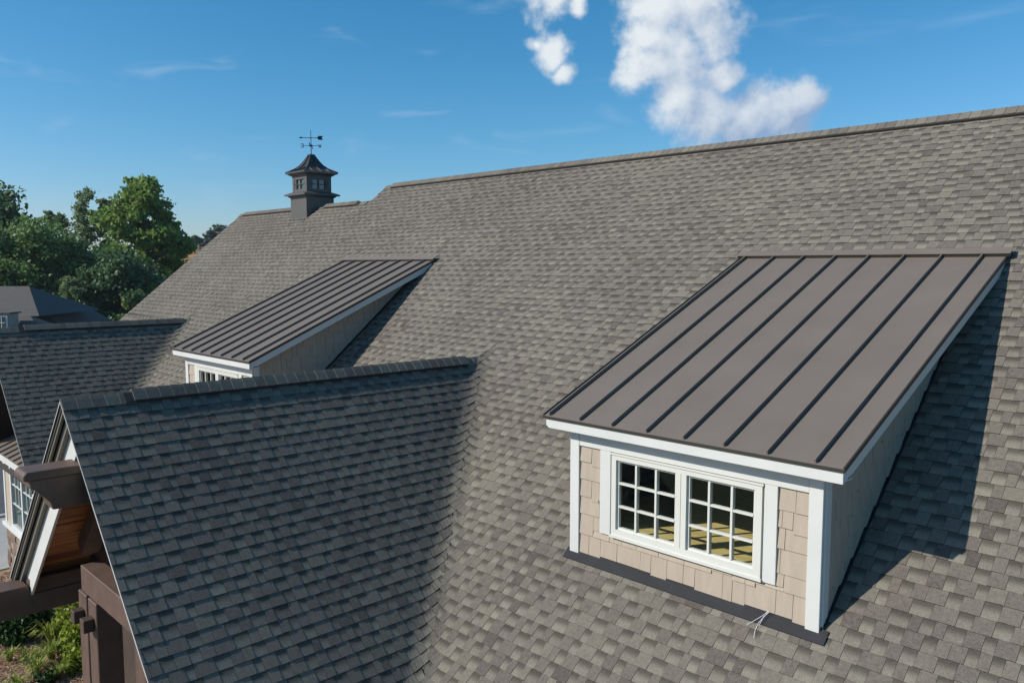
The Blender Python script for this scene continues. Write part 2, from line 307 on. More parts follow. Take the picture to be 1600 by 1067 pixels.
# ---- roof planes
main_roof = MB()
def quadslab(mb, pts, t=0.05):
    P = [Vector(p) for p in pts]; n = (P[1]-P[0]).cross(P[2]-P[0]).normalized()
    if n.z < 0: n = -n
    P = [p-n*0.004 for p in P]
    mb.prism(P, -n*t)
def main_pt(x, y): return (x, y, MS*y)
D1 = (-DW+.03, -.03); D2 = (-DW+DX2+.03, DX2-.03); DY0, DY1 = 0.03, 3.5
for (x0, x1, y0, y1) in [(XL, D2[0], YE, YR2), (D2[0], D2[1], YE, DY0), (D2[0], D2[1], DY1, YR2), (D2[1], D1[0], YE, YR2), (D1[0], D1[1], YE, DY0),
                         (D1[0], D1[1], DY1, YR2), (D1[1], XE, YE, YR2), (XR, XE, YR2, YR)]:
    quadslab(main_roof, [main_pt(x0, y0), main_pt(x1, y0), main_pt(x1, y1), main_pt(x0, y1)])
for (x0, x1, yr) in [(XL, XR, YR2), (XR, XE, YR)]:           # back slopes
    quadslab(main_roof, [(x0, yr, MS*yr), (x1, yr, MS*yr), (x1, yr+8, MS*(yr-8)), (x0, yr+8, MS*(yr-8))])
main_o = part(main_roof, 'main_roof', M['deck'], 'long grey brown shingled roof slope')
gable1 = MB()
for s, hw_ in ((-1, HW1L), (1, HW1)):
    quadslab(gable1, [(G1X, G1Y+.01, G1Z), (G1X+s*hw_, G1Y+.01, G1Z-hw_), (G1X+s*hw_, 0.5, G1Z-hw_), (G1X+s*hw_, (G1Z-hw_)/MS+.1, G1Z-hw_), (G1X, G1Z/MS+.1, G1Z)])
g1o = part(gable1, 'entrance_gable_roof', M['deck'], 'shaded shingled cross gable roof over the timber entrance')
gable2 = MB()
for s in (-1, 1):
    quadslab(gable2, [(G2X, G2Y+.01, G2Z), (G2X+s*HW2, G2Y+.01, G2Z-HW2), (G2X+s*HW2, 0.5, G2Z-HW2), (G2X+s*HW2, (G2Z-HW2)/MS+.1, G2Z-HW2), (G2X, G2Z/MS+.1, G2Z)])
g2o = part(gable2, 'side_gable_roof', M['deck'], 'farther shingled cross gable roof in shade')

# ---- shingles: every piece is its own little slab; collected first, built below
E_ = 0.143
PIECES = []     # (roof id, 4 corner uv, h0, kind, tone)
def shingle_slope(rid, org, U, V, vlen, uspan, ulim, zfix, skip=None, seed=1, clipnear=None):
    rg = random.Random(seed)
    N = U.cross(V).normalized()
    if N.z < 0: N = -N
    nc = int(vlen/E_)+1
    run = [rg.random()*.3 for _ in range(nc)]
    for c in range(nc):
        v0 = c*E_; v1 = min(v0+E_*1.12, vlen)
        if v0 >= vlen-.01: break
        a0, b0 = ulim(v0); a1, b1 = ulim(min(v0+E_, vlen))
        lo, hi = min(a0, a1), max(b0, b1)
        u = lo-run[c]; kind = rg.random() < .5; lasttone = .5
        wob = rg.uniform(-.002, .002)
        while u < hi:
            w = rg.choice((.085, .10, .115, .13, .15, .19)) if kind == 0 else rg.choice((.085, .10, .11, .125, .14, .16))
            ua, ub = u, u+w; u = ub
            k = 1 if kind else 0
            tone = min(1, max(0, rg.gauss(.44, .09)-(.22 if rg.random() < .07 else 0) if k == 0 else rg.gauss(.58, .08)))
            nxt = 1-k
            if k == 0 and rg.random() < .10: nxt = 0
            kind = nxt
            if ub < lo or ua > hi: continue
            segs = [(ua, ub)]
            if skip:
                for (s0, s1, t0, t1) in skip:
                    vm = v0+E_*.5
                    if t0 < vm < t1:
                        out = []
                        for (p0, p1) in segs:
                            if p1 <= s0 or p0 >= s1: out.append((p0, p1)); continue
                            if p0 < s0: out.append((p0, s0))
                            if p1 > s1: out.append((s1, p1))
                        segs = out
            for (p0, p1) in segs:
                q = [(max(p0, a0), v0), (min(p1, b0), v0), (min(p1, b1), v1), (max(p0, a1), v1)]
                if q[1][0]-q[0][0] < .012 and q[2][0]-q[3][0] < .012: continue
                q[1] = (max(q[1][0], q[0][0]), q[1][1]); q[2] = (max(q[2][0], q[3][0]), q[2][1])
                PIECES.append(dict(rid=rid, q=q, h=(.0088 if k == 0 else .0044)+rg.uniform(-.0006, .0009), k=k, t=tone, dv=wob+rg.uniform(-.002, .002), org=org, U=U, V=V, N=N, z=zfix, own=rid))
# main roof: local u = x, v along slope from the eave
kk = sqrt(1+MS*MS); VM = Vector((0, 1, MS)).normalized()
def vy(v): return YE+v/kk
def ulim_main(v):
    y = vy(v)
    return (XL if y < YR2 else XR, XE)
# intervals of the main roof covered by the gables (valleys)
def main_skip_list():
    out = []
    nc = int((YR-YE)*kk/E_)+1
    return out
def fill_main():
    vl = (YR-YE)*kk
    # split the slope in u-bands bounded by the valleys
    def band(lo, hi, seed, skip):
        shingle_slope('main', Vector((0, YE, MS*YE)), Vector((1, 0, 0)), VM, vl, None, lambda v: (lo(v), hi(v)), 'm', skip, seed)
    left = lambda v: (XL if vy(v) < YR2-.02 else XR)
    def g2l(v): z = MS*vy(v); return G2X-max(0, G2Z-z)
    def g2r(v): z = MS*vy(v); return G2X+max(0, G2Z-z)
    def g1l(v): z = MS*vy(v); return G1X-max(0, G1Z-z)
    def g1r(v): z = MS*vy(v); return G1X+max(0, G1Z-z)-.012
    sk = []
    for x1 in (0, DX2):
        sk.append((x1-DW+.0, x1, (0-YE)*kk-.1, (DYU-YE)*kk))
    # near the gables the slope has three bands, above the gable ridges one
    def clipg(fn, lim):
        return lambda v: fn(v)
    A = lambda v: max(left(v), XL)
    band(A, lambda v: min(g2l(v), G2X) if MS*vy(v) < G2Z else A(v)-1, 11, sk)
    band(lambda v: g2r(v) if MS*vy(v) < G2Z else A(v), lambda v: (g1l(v) if MS*vy(v) < G1Z else G1X), 12, sk)
    band(lambda v: (g1r(v) if MS*vy(v) < G1Z else G1X), lambda v: XE, 13, sk)
fill_main()
def fill_gable(rid, gx, gz, gy, hwr, hwl, seed):
    for s in (1, -1):
        hw = hwr if s > 0 else hwl; L = hw*sqrt(2)
        # u along +y, v up the slope from the eave
        U = Vector((0, 1, 0)); V = Vector((-s, 0, 1)).normalized()
        org = Vector((gx+s*hw, 0, gz-hw))
        def ul(v, gz=gz, hw=hw):
            z = gz-hw+v/sqrt(2)
            return (gy, z/MS+.03)
        shingle_slope(rid, org, U, V, L, None, ul, rid, None, seed+s)
fill_gable('g1', G1X, G1Z, G1Y, HW1, HW1L, 31)
fill_gable('g2', G2X, G2Z, G2Y, HW2, HW2, 41)

def warp(p, own):      # rounds the valleys: shingles bend from one slope on to the other
    x, y, z = p
    zm = MS*y; a = zg1(x, y); b = zg2(x, y)
    if own == 'm':
        best = zm
        if abs(x-G1X) < 3.6 and y > G1Y-.2 and abs(zm-a) < .26: best = smax(zm, a)
        elif abs(x-G2X) < 3.6 and abs(zm-b) < .26: best = smax(zm, b)
        return (x, y, z+best-zm)
    g = a if own == 'g1' else b
    if abs(zm-g) < .26: return (x, y, z+smax(zm, g)-g)
    return p
def piece_verts(P, nseg):
    q, h, org, U, V, N = P['q'], P['h'], P['org'], P['U'], P['V'], P['N']
    gap = .0013
    dv = P['dv']
    (a0, v0), (b0, _), (b1, v1), (a1, _) = q
    if b0-a0 > .01: a0 += gap; b0 -= gap
    if b1-a1 > .01: a1 += gap; b1 -= gap
    v0 += dv
    rows = []
    fr = (v1-v0)/(E_*1.12)
    for (uu0, uu1, v, n) in ((a0, b0, v0, -.003), (a0, b0, v0, h), (a1, b1, v1, h*(1-1.05*fr)), (a1, b1, v1, -.003)):
        rows.append([org+U*(uu0+(uu1-uu0)*i/nseg)+V*v+N*n for i in range(nseg+1)])
    return rows
def near_valley(P):
    (a0, v0), (b1, v1) = P['q'][0], P['q'][2]
    p = P['org']+P['U']*((a0+b1)/2)+P['V']*((v0+v1)/2)
    x, y = p.x, p.y
    return min(abs(MS*y-zg1(x, y)), abs(MS*y-zg2(x, y)) if abs(x-G2X) < 4 else 9) < .5
def piece_geo(P):
    ns = 3 if near_valley(P) else 1
    rows = piece_verts(P, ns)
    own = P['z']
    vs = [warp(tuple(p), own) if ns > 1 else tuple(p) for r in rows for p in r]
    m = ns+1; fs = []
    vc = []
    for r in range(4): vc += [0.0 if r < 2 else 1.0]*m
    for i in range(ns):
        fs.append((i, i+1, m+i+1, m+i))                 # butt
        fs.append((m+i, m+i+1, 2*m+i+1, 2*m+i))         # face
    fs.append((0, m, 2*m, 3*m)); fs.append((ns, 3*m+ns, 2*m+ns, m+ns))
    return vs, fs, vc
def ccross(P):
    return P['U'].cross(P['V']).dot(P['N']) < 0
def pieces_mesh(name, lst):
    vs, fs, col, mi = [], [], [], []
    for P in lst:
        v, f, vc = piece_geo(P); b = len(vs)
        vs += v
        fl = ccross(P)
        fs += [tuple(i+b for i in (g[::-1] if fl else g)) for g in f]
        col += [(P['t'], P['k'], c, 1.0) for c in vc]
        mi += [1, 0]*((len(f)-2)//2)+[1, 1]
    me = bpy.data.meshes.new(name); me.from_pydata(vs, [], fs); me.materials.append(M['shingle']); me.materials.append(M['asphalt_edge']); me.polygons.foreach_set('material_index', mi)
    a = me.color_attributes.new('tone', 'FLOAT_COLOR', 'POINT'); a.data.foreach_set('color', np.array(col, dtype=np.float32).ravel())
    me.update(); return me

def screen(p):
    d = Vector(p)-CAM; z = d.dot(F_)
    if z < .1: return None
    return (800+1280.3*d.dot(R_)/z, 533.5-1280.3*d.dot(U_)/z, z)

# ------------------------------------------------------------------ shed dormers
def lerp(a, b, t): return a+(b-a)*t
def dormer(dx, label, seed, detail=True):
    rg = random.Random(seed)
    X = lambda x: x+dx
    # hidden core: jambs of the front wall and the two cheek walls
    core = MB()
    y0, y1 = .0, .11
    core.box(X(-DW+.01), X(-2.2), y0, y1, -.1, 1.36); core.box(X(-.56), X(-.01), y0, y1, -.1, 1.36)
    core.box(X(-2.2), X(-.56), y0, y1, -.1, .34); core.box(X(-2.2), X(-.56), y0, y1, 1.14, 1.36)
    zt = lambda y: DHB-.15+DS*(y+DYO)
    for xa in (-DW+.01, -.09):
        core.prism([(X(xa), .11, -.1), (X(xa), .11, zt(.11)), (X(xa), 3.55, zt(3.55)), (X(xa), 3.55, MS*3.55-.15)], (.08, 0, 0))
    d = part(core, 'shed_dormer', M['interior'], label)
    P = lambda mb, nm, m, **k: part(mb, nm, M[m], parent=d, **k)
    # interior seen through the glass
    fl = MB()
    for (a, b, c, e) in ((-2.71, -1.87, .13, 1.33), (-1.865, -.645, .13, 1.33), (-.64, -.09, .13, 1.33), (-2.71, -1.3, 1.336, 3.6), (-1.295, -.09, 1.336, 3.6)):
        P(MB().box(X(a), X(b), c, e, .345, .363), 'floor_panel', 'plywood')
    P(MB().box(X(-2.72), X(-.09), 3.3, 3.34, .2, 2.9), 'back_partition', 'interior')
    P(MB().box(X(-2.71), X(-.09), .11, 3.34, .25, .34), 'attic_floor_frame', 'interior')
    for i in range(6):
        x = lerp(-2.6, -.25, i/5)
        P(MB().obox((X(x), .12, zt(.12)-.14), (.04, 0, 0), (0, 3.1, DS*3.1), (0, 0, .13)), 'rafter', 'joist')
    # window unit
    wf = MB()
    wf.box(X(-2.235), X(-.545), -.035, .02, 1.105, 1.170); wf.box(X(-2.235), X(-.545), -.035, .02, .305, .380)
    wf.box(X(-2.235), X(-2.178), -.035, .02, .380, 1.105); wf.box(X(-.617), X(-.545), -.035, .02, .380, 1.105)
    wf.box(X(-1.452), X(-1.394), -.035, .02, .380, 1.105); wf.box(X(-1.388), X(-1.330), -.035, .02, .380, 1.105); wf.box(X(-1.394), X(-1.388), -.028, .02, .380, 1.105)
    win = P(wf, 'window_frame', 'cream')
    lip = MB(); lip.box(X(-2.250), X(-.530), -.045, -.034, 1.155, 1.172); lip.box(X(-2.25), X(-.53), -.05, -.034, .292, .318)
    P(lip, 'window_sill', 'cream')
    for (xa, xb) in ((-2.178, -1.452), (-1.330, -.617)):
        sb = MB(); t = .022
        sb.box(X(xa), X(xb), -.008, .03, 1.105-t, 1.105); sb.box(X(xa), X(xb), -.008, .03, .38, .38+t)
        sb.box(X(xa), X(xa+t), -.008, .03, .38+t, 1.105-t); sb.box(X(xb-t), X(xb), -.008, .03, .38+t, 1.105-t)
        P(sb, 'sash', 'cream')
        for i in (1, 2):
            x = lerp(xa, xb, i/3); P(MB().box(X(x-.011), X(x+.011), -.018, .028, .38+t, 1.105-t), 'muntin', 'cream')
            z = lerp(.38, 1.105, i/3); P(MB().box(X(xa+t), X(xb-t), -.014, .024, z-.011, z+.011), 'muntin', 'cream')
        for i in range(3):
            for j in range(3):
                a, b = lerp(xa, xb, i/3)+.011, lerp(xa, xb, (i+1)/3)-.011; c, e = lerp(.38, 1.105, j/3)+.011, lerp(.38, 1.105, (j+1)/3)-.011
                if i == 0: a = xa+t
                if i == 2: b = xb-t
                if j == 0: c = .38+t
                if j == 2: e = 1.105-t
                P(MB().add([(X(a), .004, c), (X(b), .004, c), (X(b), .004, e), (X(a), .004, e)], [(0, 1, 2, 3)]), 'pane', 'glass')
    # white boards
    P(MB().box(X(-DW-.006), X(-2.682), -.032, .0, -.03, 1.355), 'corner_board', 'white', bevel=.003)
    P(MB().box(X(-.119), X(.006), -.032, .0, -.03, 1.355), 'corner_board', 'white', bevel=.003)
    for sx in (-1, 1):
        x = 0 if sx > 0 else -DW
        P(MB().box(X(x), X(x+sx*.022), .001, .095, -.03, 1.37), 'corner_board', 'white', bevel=.002)
    P(MB().box(X(-2.68), X(-.121), -.028, .0, 1.176, 1.355), 'frieze_board', 'white', bevel=.003)
    P(MB().box(X(-2.392), X(-2.252), -.03, .0, .294, 1.174), 'window_casing', 'white', bevel=.003)
    P(MB().box(X(-.528), X(-.402), -.03, .0, .294, 1.174), 'window_casing', 'white', bevel=.003)
    # eave: soffit, fascia, rake boards
    P(MB().box(X(-DW-.225), X(.225), -.168, .0, 1.356, 1.368), 'soffit', 'white')
    P(MB().prism([(X(-DW-.225), -.192, 1.452), (X(-DW-.185), -.192, 1.345), (X(.235), -.192, 1.345), (X(.235), -.192, 1.452)], (0, .023, 0)), 'fascia', 'white', bevel=.003)
    for sx in (-1, 1):
        x = .213 if sx > 0 else -DW-.235
        ye = DYU-.05
        top = lambda y: DHB-.022+DS*(y+DYO)
        P(MB().prism([(X(x), -.168, top(-.168)-.1), (X(x), -.168, top(-.168)), (X(x), ye, top(ye)), (X(x), ye, top(ye)-.125), (X(x), -.02, top(-.02)-.125)], (.022, 0, 0)), 'rake_board', 'white', bevel=.002)
        xs = .001 if sx > 0 else -DW-.212
        P(MB().prism([(X(xs), -.0, top(0)-.115), (X(xs), 0, top(0)-.10), (X(xs), ye, top(ye)-.10), (X(xs), ye, top(ye)-.115)], (.211, 0, 0)), 'rake_soffit', 'white')
    # metal roof: eight pans with standing seams
    ribs = [-2.963, -2.536, -2.113, -1.690, -1.267, -.845, -.425, .001]
    edges = [-DW-DXO]+ribs+[DXO]
    nrm = Vector((0, -DS, 1)).normalized(); vd = Vector((0, 1, DS)).normalized(); sl = (DYU+DYO)*sqrt(1+DS*DS)
    o = lambda x, y=-DYO, n=0: Vector((X(x), y, DHB+DS*(y+DYO)))+nrm*n
    for i in range(len(edges)-1):
        a, b = edges[i], edges[i+1]
        if i == 0: a = edges[0]
        P(MB().obox(o(a+.0005, n=-.006), (b-a-.001, 0, 0), vd*sl, nrm*.006), 'roof_pan', 'metal')
    for x in ribs:
        P(MB().obox(o(x-.009, -DYO+.012), (.018, 0, 0), vd*(sl-.02), nrm*.040), 'standing_seam', 'metal', bevel=.002)
    rb = MB(); rb.obox(o(DXO-.012), (.014, 0, 0), vd*sl, nrm*.012); P(rb, 'edge_trim', 'metal_dark')
    rb = MB(); rb.obox(o(-DW-DXO-.002), (.012, 0, 0), vd*sl, nrm*.014); P(rb, 'edge_trim', 'metal_dark')
    ed = MB(); ed.obox(Vector((X(-DW-DXO), -DYO-.006, DHB-.03)), (DW+2*DXO, 0, 0), (0, .012, 0), (0, 0, .024)); P(ed, 'drip_edge', 'metal_dark')
    for xx in (-DW-DXO, DXO-.008):
        ed = MB(); ed.prism([(X(xx), -DYO+.006, DHB-.03), (X(xx), -DYO+.006, DHB-.008), (X(xx), DYU, DHB-.008+DS*(DYU+DYO)), (X(xx), DYU, DHB-.03+DS*(DYU+DYO))], (.008, 0, 0))
        P(ed, 'drip_edge', 'metal_dark')
    up = MB(); up.obox(o(-DW-DXO-.03, DYU-.05, .0), (DW+2*DXO+.06, 0, 0), vd*.03, nrm*.05); P(up, 'head_closure', 'metal_dark')
    hf = MB(); hf.obox(Vector((X(-DW-DXO-.035), DYU-.075, MS*DYU+.055)), (DW+2*DXO+.07, 0, 0), Vector((0, .105, .105*MS-.02)), (0, -.003, .006)); P(hf, 'head_flashing', 'metal')
    # apron and step flashing
    ap = MB(); ap.prism([(X(-DW-.05), -.095, -.095*MS+.014), (X(-DW-.05), .0, .02), (X(-DW-.05), .0, .03), (X(-DW-.05), -.097, -.097*MS+.022)], (DW+.13, 0, 0)); P(ap, 'apron_flashing', 'flash')
    for xx in (.0, -DW-.03):
        sf = MB(); sf.prism([(X(xx), .0, .012), (X(xx), .0, .045), (X(xx), 3.4, 3.4*MS+.045), (X(xx), 3.4, 3.4*MS+.012)], (.03, 0, 0))
        P(sf, 'step_flashing', 'flash')
    # siding shingles: irregular widths, staggered butts
    def sid(xa, xb, za, zb, ofs=0):
        me = MB()
        g_ = .0022; t_ = rg.uniform(.014, .019); me.add([(X(xa+g_), -t_, za), (X(xb-g_), -t_, za), (X(xb-g_), -.003, zb), (X(xa+g_), -.003, zb), (X(xa+g_), 0, za), (X(xb-g_), 0, za), (X(xb-g_), 0, zb), (X(xa+g_), 0, zb)],
               [(0, 1, 2, 3), (0, 4, 5, 1), (0, 3, 7, 4), (1, 5, 6, 2)])
        P(me, 'siding_shingle', 'siding')
    rows = [.035+.188*i for i in range(7)]
    for r, z in enumerate(rows):
        x = -2.682; zt_ = z+.188
        while x < -.12:
            w = rg.choice((.10, .13, .16, .19, .22, .27, .30)); xe = min(x+w, -.12)
            if -.12-xe < .05: xe = -.12
            dz = rg.choice((0, 0, .034)) if r else rg.choice((0, 0, -.02))
            za = z+dz-(.0 if r else .02*0)
            zb = min(zt_+.034, 1.176)
            if za < zb-.02:
                # clip around the window and its casings
                if zb <= .294 or xe <= -2.392 or x >= -.402: sid(x, xe, za, zb)
                else:
                    if za < .27: sid(x, xe, za, .293)
                    if x < -2.392 and za >= .27: sid(x, -2.392, za, zb)
                    elif x < -2.392 and zb > .30: sid(x, -2.393, .294, zb)
                    if xe > -.402 and za >= .27: sid(-.402, xe, za, zb)
                    elif xe > -.402 and zb > .30: sid(-.401, xe, .294, zb)
            x = xe
    # cheek siding
    for sx in (-1, 1):
        xs = 0 if sx > 0 else -DW
        for r in range(16):
            z = -.05+.188*r; y = .096
            while y < 3.5:
                w = rg.choice((.10, .14, .18, .22, .27, .32)); ye = y+w; dz = rg.choice((0, 0, .03))
                zc = DHB-.137+DS*(y+DYO); zc2 = DHB-.137+DS*(ye+DYO); za = z+dz; zb = z+.215
                zr = MS*y-.05
                if za > zc2-.01 or zb < zr: y = ye; continue
                za2 = za; zbA, zbB = min(zb, zc), min(zb, zc2)
                if zbA <= za+.005: y = ye; continue
                x0_, x1_, x2_ = X(xs), X(xs+sx*.018), X(xs+sx*.003)
                me = MB().add([(x1_, y+.003, za), (x1_, ye-.003, za), (x2_, ye-.003, zbB), (x2_, y+.003, zbA), (x0_, y+.003, za), (x0_, ye-.003, za), (x0_, ye-.003, zbB), (x0_, y+.003, zbA)],
                              [(0, 1, 2, 3), (0, 4, 5, 1), (0, 3, 7, 4), (1, 5, 6, 2)])
                if sx > 0: P(me, 'siding_shingle', 'siding')
                else: cheekL.add(me.v, me.f)
                y = ye
    P(cheekL, 'siding_panel', 'siding'); cheekL.v = []; cheekL.f = []
    return d
cheekL = MB()
dormer(0, 'near shed dormer with white trimmed double window and bronze metal roof', 3)
dormer(DX2, 'far shed dormer half hidden behind the entrance gable ridge', 5)

# ------------------------------------------------------------------ ridge caps and vents
def mesh_tone(me, t, k=0.0):
    a = me.color_attributes.new('tone', 'FLOAT_COLOR', 'POINT'); n = len(me.vertices)
    a.data.foreach_set('color', np.array([(t, k, 0.2, 1.0)]*n, dtype=np.float32).ravel())
def caps(parent, p0, p1, down1, down2, lift, wing=.145, vent=True, v0=0.0, v1=None, seed=1):
    """fold-over cap shingles from p0 to p1; down1/down2: unit vectors down either slope"""
    rg = random.Random(seed)
    p0, p1 = Vector(p0), Vector(p1); d = (p1-p0).normalized(); L = (p1-p0).length
    d1, d2 = Vector(down1).normalized(), Vector(down2).normalized()
    n1 = d.cross(d1).normalized(); n1 = n1 if n1.z > 0 else -n1
    n2 = d.cross(d2).normalized(); n2 = n2 if n2.z > 0 else -n2
    up = (n1+n2)/(1+n1.dot(n2))
    v1 = L if v1 is None else v1
    meshes = []
    for tone in range(7):
        a, b = 0, .165
        h0, h1 = .010, .004
        vs = []
        for (s, h) in ((a, h0), (b, h1)):
            c = d*s
            vs += [c+d1*wing+n1*h, c+d1*.035+n1*(h+.002), c+up*(h*1.0), c+d2*.035+n2*(h+.002), c+d2*wing+n2*h]
            vs += [c+d1*wing-n1*.003, c+d2*wing-n2*.003, c+up*(-.003)]
        fs = []
        for i in range(4): fs.append((i, i+1, 8+i+1, 8+i))
        fs += [(5, 0, 8, 13), (4, 6, 14, 12), (5, 0, 1, 2, 7), (7, 2, 3, 4, 6)]
        me = bpy.data.meshes.new('ridge_cap'); me.from_pydata([tuple(x) for x in vs], [], fs)
        bm = bmesh.new(); bm.from_mesh(me); bmesh.ops.recalc_face_normals(bm, faces=bm.faces)
        f = max(bm.faces, key=lambda f: abs(f.normal.z))
        if f.normal.z < 0: bmesh.ops.reverse_faces(bm, faces=bm.faces)
        bm.to_mesh(me); bm.free()
        me.materials.append(M['shingle']); mesh_tone(me, .36+.05*tone); meshes.append(me)
    off = -Vector(house.location) if parent is house else Vector()
    s = L-.02
    k = int(L/E_)
    for i in range(k+1):
        s = i*E_
        if s > L-.1: break
        vv = v0 <= s <= v1
        lf = lift if vv else .012
        o = link('ridge_cap_shingle', rg.choice(meshes), parent)
        o.location = p0+d*s+up*lf+off
    if vent:
        mb = MB()
        for dd, nn in ((d1, n1), (d2, n2)):
            mb.obox(p0+d*v0+nn*.012, d*(v1-v0), dd*(wing-.02), nn*(lift-.016))
        mb2 = part(mb, 'ridge_vent', M['deck'], parent=parent)
DWN = Vector((0, -1, -MS)); DWB = Vector((0, 1, -MS))
caps(main_o, (XE, YR, MS*YR), (XR, YR, MS*YR), DWN, DWB, .046, wing=.16, seed=1, v0=0, v1=22.3-.3)
caps(main_o, (XR-.1, YR2, MS*YR2), (-17.25, YR2, MS*YR2), DWN, DWB, .04, seed=2, v0=.3, v1=1.9)
caps(main_o, (-18.4, YR2, MS*YR2), (XL, YR2, MS*YR2), DWN, DWB, .04, seed=3, v0=0, v1=3.4)
caps(g1o, (G1X, G1Y, G1Z), (G1X, G1Z/MS+.05, G1Z), (1, 0, -1), (-1, 0, -1), .034, seed=4, v0=.62, v1=5.55, wing=.15)
caps(g2o, (G2X, G2Y, G2Z), (G2X, G2Z/MS+.05, G2Z), (1, 0, -1), (-1, 0, -1), .042, seed=5, v0=.6, v1=4.2, wing=.15)

# ------------------------------------------------------------------ rakes of the main roof and walls
wb = MB()
wb.prism([(XL+.35, -.74, GZ), (XL+.35, -.74, -.74*MS-.1), (XL+.35, YR2, MS*YR2-.1), (XL+.35, 11, MS*(2*YR2-11)-.1), (XL+.35, 11, GZ)], (.2, 0, 0))
part(wb, 'end_wall', M['stucco']); wb = MB()
wb.prism([(XE-.5, -1.5, GZ), (XE-.5, -1.5, -1.5*MS-.1), (XE-.5, YR, MS*YR-.1), (XE-.5, 12, MS*(2*YR-12)-.1), (XE-.5, 12, GZ)], (.2, 0, 0))
part(wb, 'end_wall', M['stucco']); wb = MB()
wb.prism([(XR+.1, YR2-.3, MS*YR2-.3), (XR+.1, YR, MS*YR-.08), (XR+.1, YR+.6, MS*(YR-.6)-.08), (XR+.1, YR+.6, MS*(YR-2))], (.1, 0, 0))
part(wb, 'end_wall', M['stucco'])
for (a_, b_, y_) in ((XL+.35, G2X-2.6, -.95), (G2X+2.6, -8.9, -1.6), (-3.9, XE-.5, -1.6)): part(MB().box(a_, b_, y_, y_+.2, GZ, -1.45), 'facade_wall', M['stucco'])
part(MB().box(XL+.35, XE-.5, 11, 11.2, GZ, .2), 'rear_wall', M['stucco'])
rk = MB()
def rakeslab(x0, x1, ya, yb, yr):
    rk.prism([(x0, ya, MS*ya-.02), (x0, ya, MS*ya-.16), (x0, yb, MS*yb-.16), (x0, yb, MS*yb-.02)], (x1-x0, 0, 0))
rakeslab(XL-.02, XL+.01, YE, YR2, YR2); rakeslab(XR-.02, XR+.01, YR2, YR, YR)
part(rk, 'rake_trim', M['metal_dark'])

# ------------------------------------------------------------------ entrance gable front
def gable_front(gx, gz, gy, hw, parent_name, full=True):
    for s in (-1, 1):
        dn = Vector((s, 0, -1)).normalized(); nn = Vector((s, 0, 1)).normalized(); L = (HW1L if full and s < 0 else hw)*sqrt(2)
        a = Vector((gx, 0, gz))
        def strip(name, m, yA, yB, t0, t1, Lx=L, st=None):
            # slab lying under the slope between depths t0..t1 (perpendicular), mitred on the ridge line
            q0 = a+nn*(-t0); q1 = a+nn*(-t1)
            # mitre: at the ridge x = gx
            m0 = Vector((gx, 0, gz-t0*sqrt(2))); m1 = Vector((gx, 0, gz-t1*sqrt(2)))
            e0 = a+dn*Lx-nn*t0; e1 = a+dn*Lx-nn*t1
            P = [m0, m1, e1, e0]
            mb = MB().prism([(p.x, yA, p.z) for p in P], (0, yB-yA, 0))
            part(mb, name, M[m])
        strip('drip_edge', 'white', gy-.006, gy-.002, .0, .010)
        strip('crown_moulding', 'crown' if full else 'white', gy+.02, gy+.05, .034, .085)
        strip('crown_moulding', 'crown' if full else 'white', gy+.07, gy+.12, .085, .16)
        strip('barge_board', 'white', gy+.125, gy+.155, .10, .42)
        if full:
            n = 78
            for i in range(n):
                t = i/n; w = L/n
                o0 = a+dn*(i*w+.12)-nn*.115
                if i*w+.2+w > L: break
                mb = MB().obox((o0.x, gy+.156, o0.z), (0, .74, 0), dn*(w-.008), nn*.012)
                part(mb, 'soffit_plank', M['soffit_wood'])
            part(MB().obox((a+nn*-.1).to_tuple()[0:1]+(gy+.156,)+(a+nn*-.1).to_tuple()[2:3], (0, .76, 0), dn*L, nn*.02), 'soffit_backing', M['deck'])
gable_front(G1X, G1Z, G1Y, HW1, 'entrance')
gable_front(G2X, G2Z, G2Y, HW2, 'side', full=False)
# timber frame of the entrance
T = 'timber'
wallm = MB(); wallm.prism([(-8.6, -3.15, -.75), (G1X, -3.15, G1Z-.2), (-4.25, -3.15, -.75)][::1], (0, .1, 0)); part(wallm, 'gable_infill', M['timber_dark'])
def timber_profile(name, x0, x1, prof, bevel=.008, m=T): part(MB().prism([(x0, y, z) for (y, z) in prof], (x1-x0, 0, 0)), name, M[m], bevel=bevel)
timber_profile('ridge_beam', -6.57, -6.27, [(-3.16, .90), (-4.36, .90), (-4.36, .82), (-4.31, .79), (-4.27, .74), (-4.22, .69), (-4.18, .64), (-4.16, .56), (-3.16, .54)])
timber_profile('ridge_beam_cap', -6.61, -6.25, [(-3.16, .902), (-4.42, .902), (-4.42, .955), (-4.39, .99), (-3.16, .99)])
for (xa, xb, dz_) in ((-8.98, -8.62, 0), (-4.2, -3.9, -.25)):
    timber_profile('eave_beam', xa, xb, [(-1.65, -1.38+dz_), (-4.35, -1.38+dz_), (-4.42, -1.28+dz_), (-4.55, -1.22+dz_), (-4.62, -1.12+dz_), (-4.62, -1.0+dz_), (-3.9, -1.0+dz_), (-3.88, -1.12+dz_), (-1.65, -1.12+dz_)] if dz_ == 0 else [(-1.65, -1.9), (-4.3, -1.9), (-4.3, -1.62), (-1.65, -1.62)])
part(MB().box(-8.80, -8.63, -3.88, -1.65, -1.115, -.93), 'eave_plate', M[T], bevel=.006)
part(MB().box(-7.46, -4.6, -3.60, -3.36, -.80, -.49), 'header_beam', M[T], bevel=.008)
for s in (-1, 1):
    dn = Vector((s, 0, -1)).normalized(); nn = Vector((s, 0, 1)).normalized()
    a = Vector((G1X, -3.40, G1Z))-nn*.40+dn*.30
    part(MB().obox(a, dn*2.5, (0, .22, 0), nn*.22), 'truss_rafter', M[T], bevel=.006)
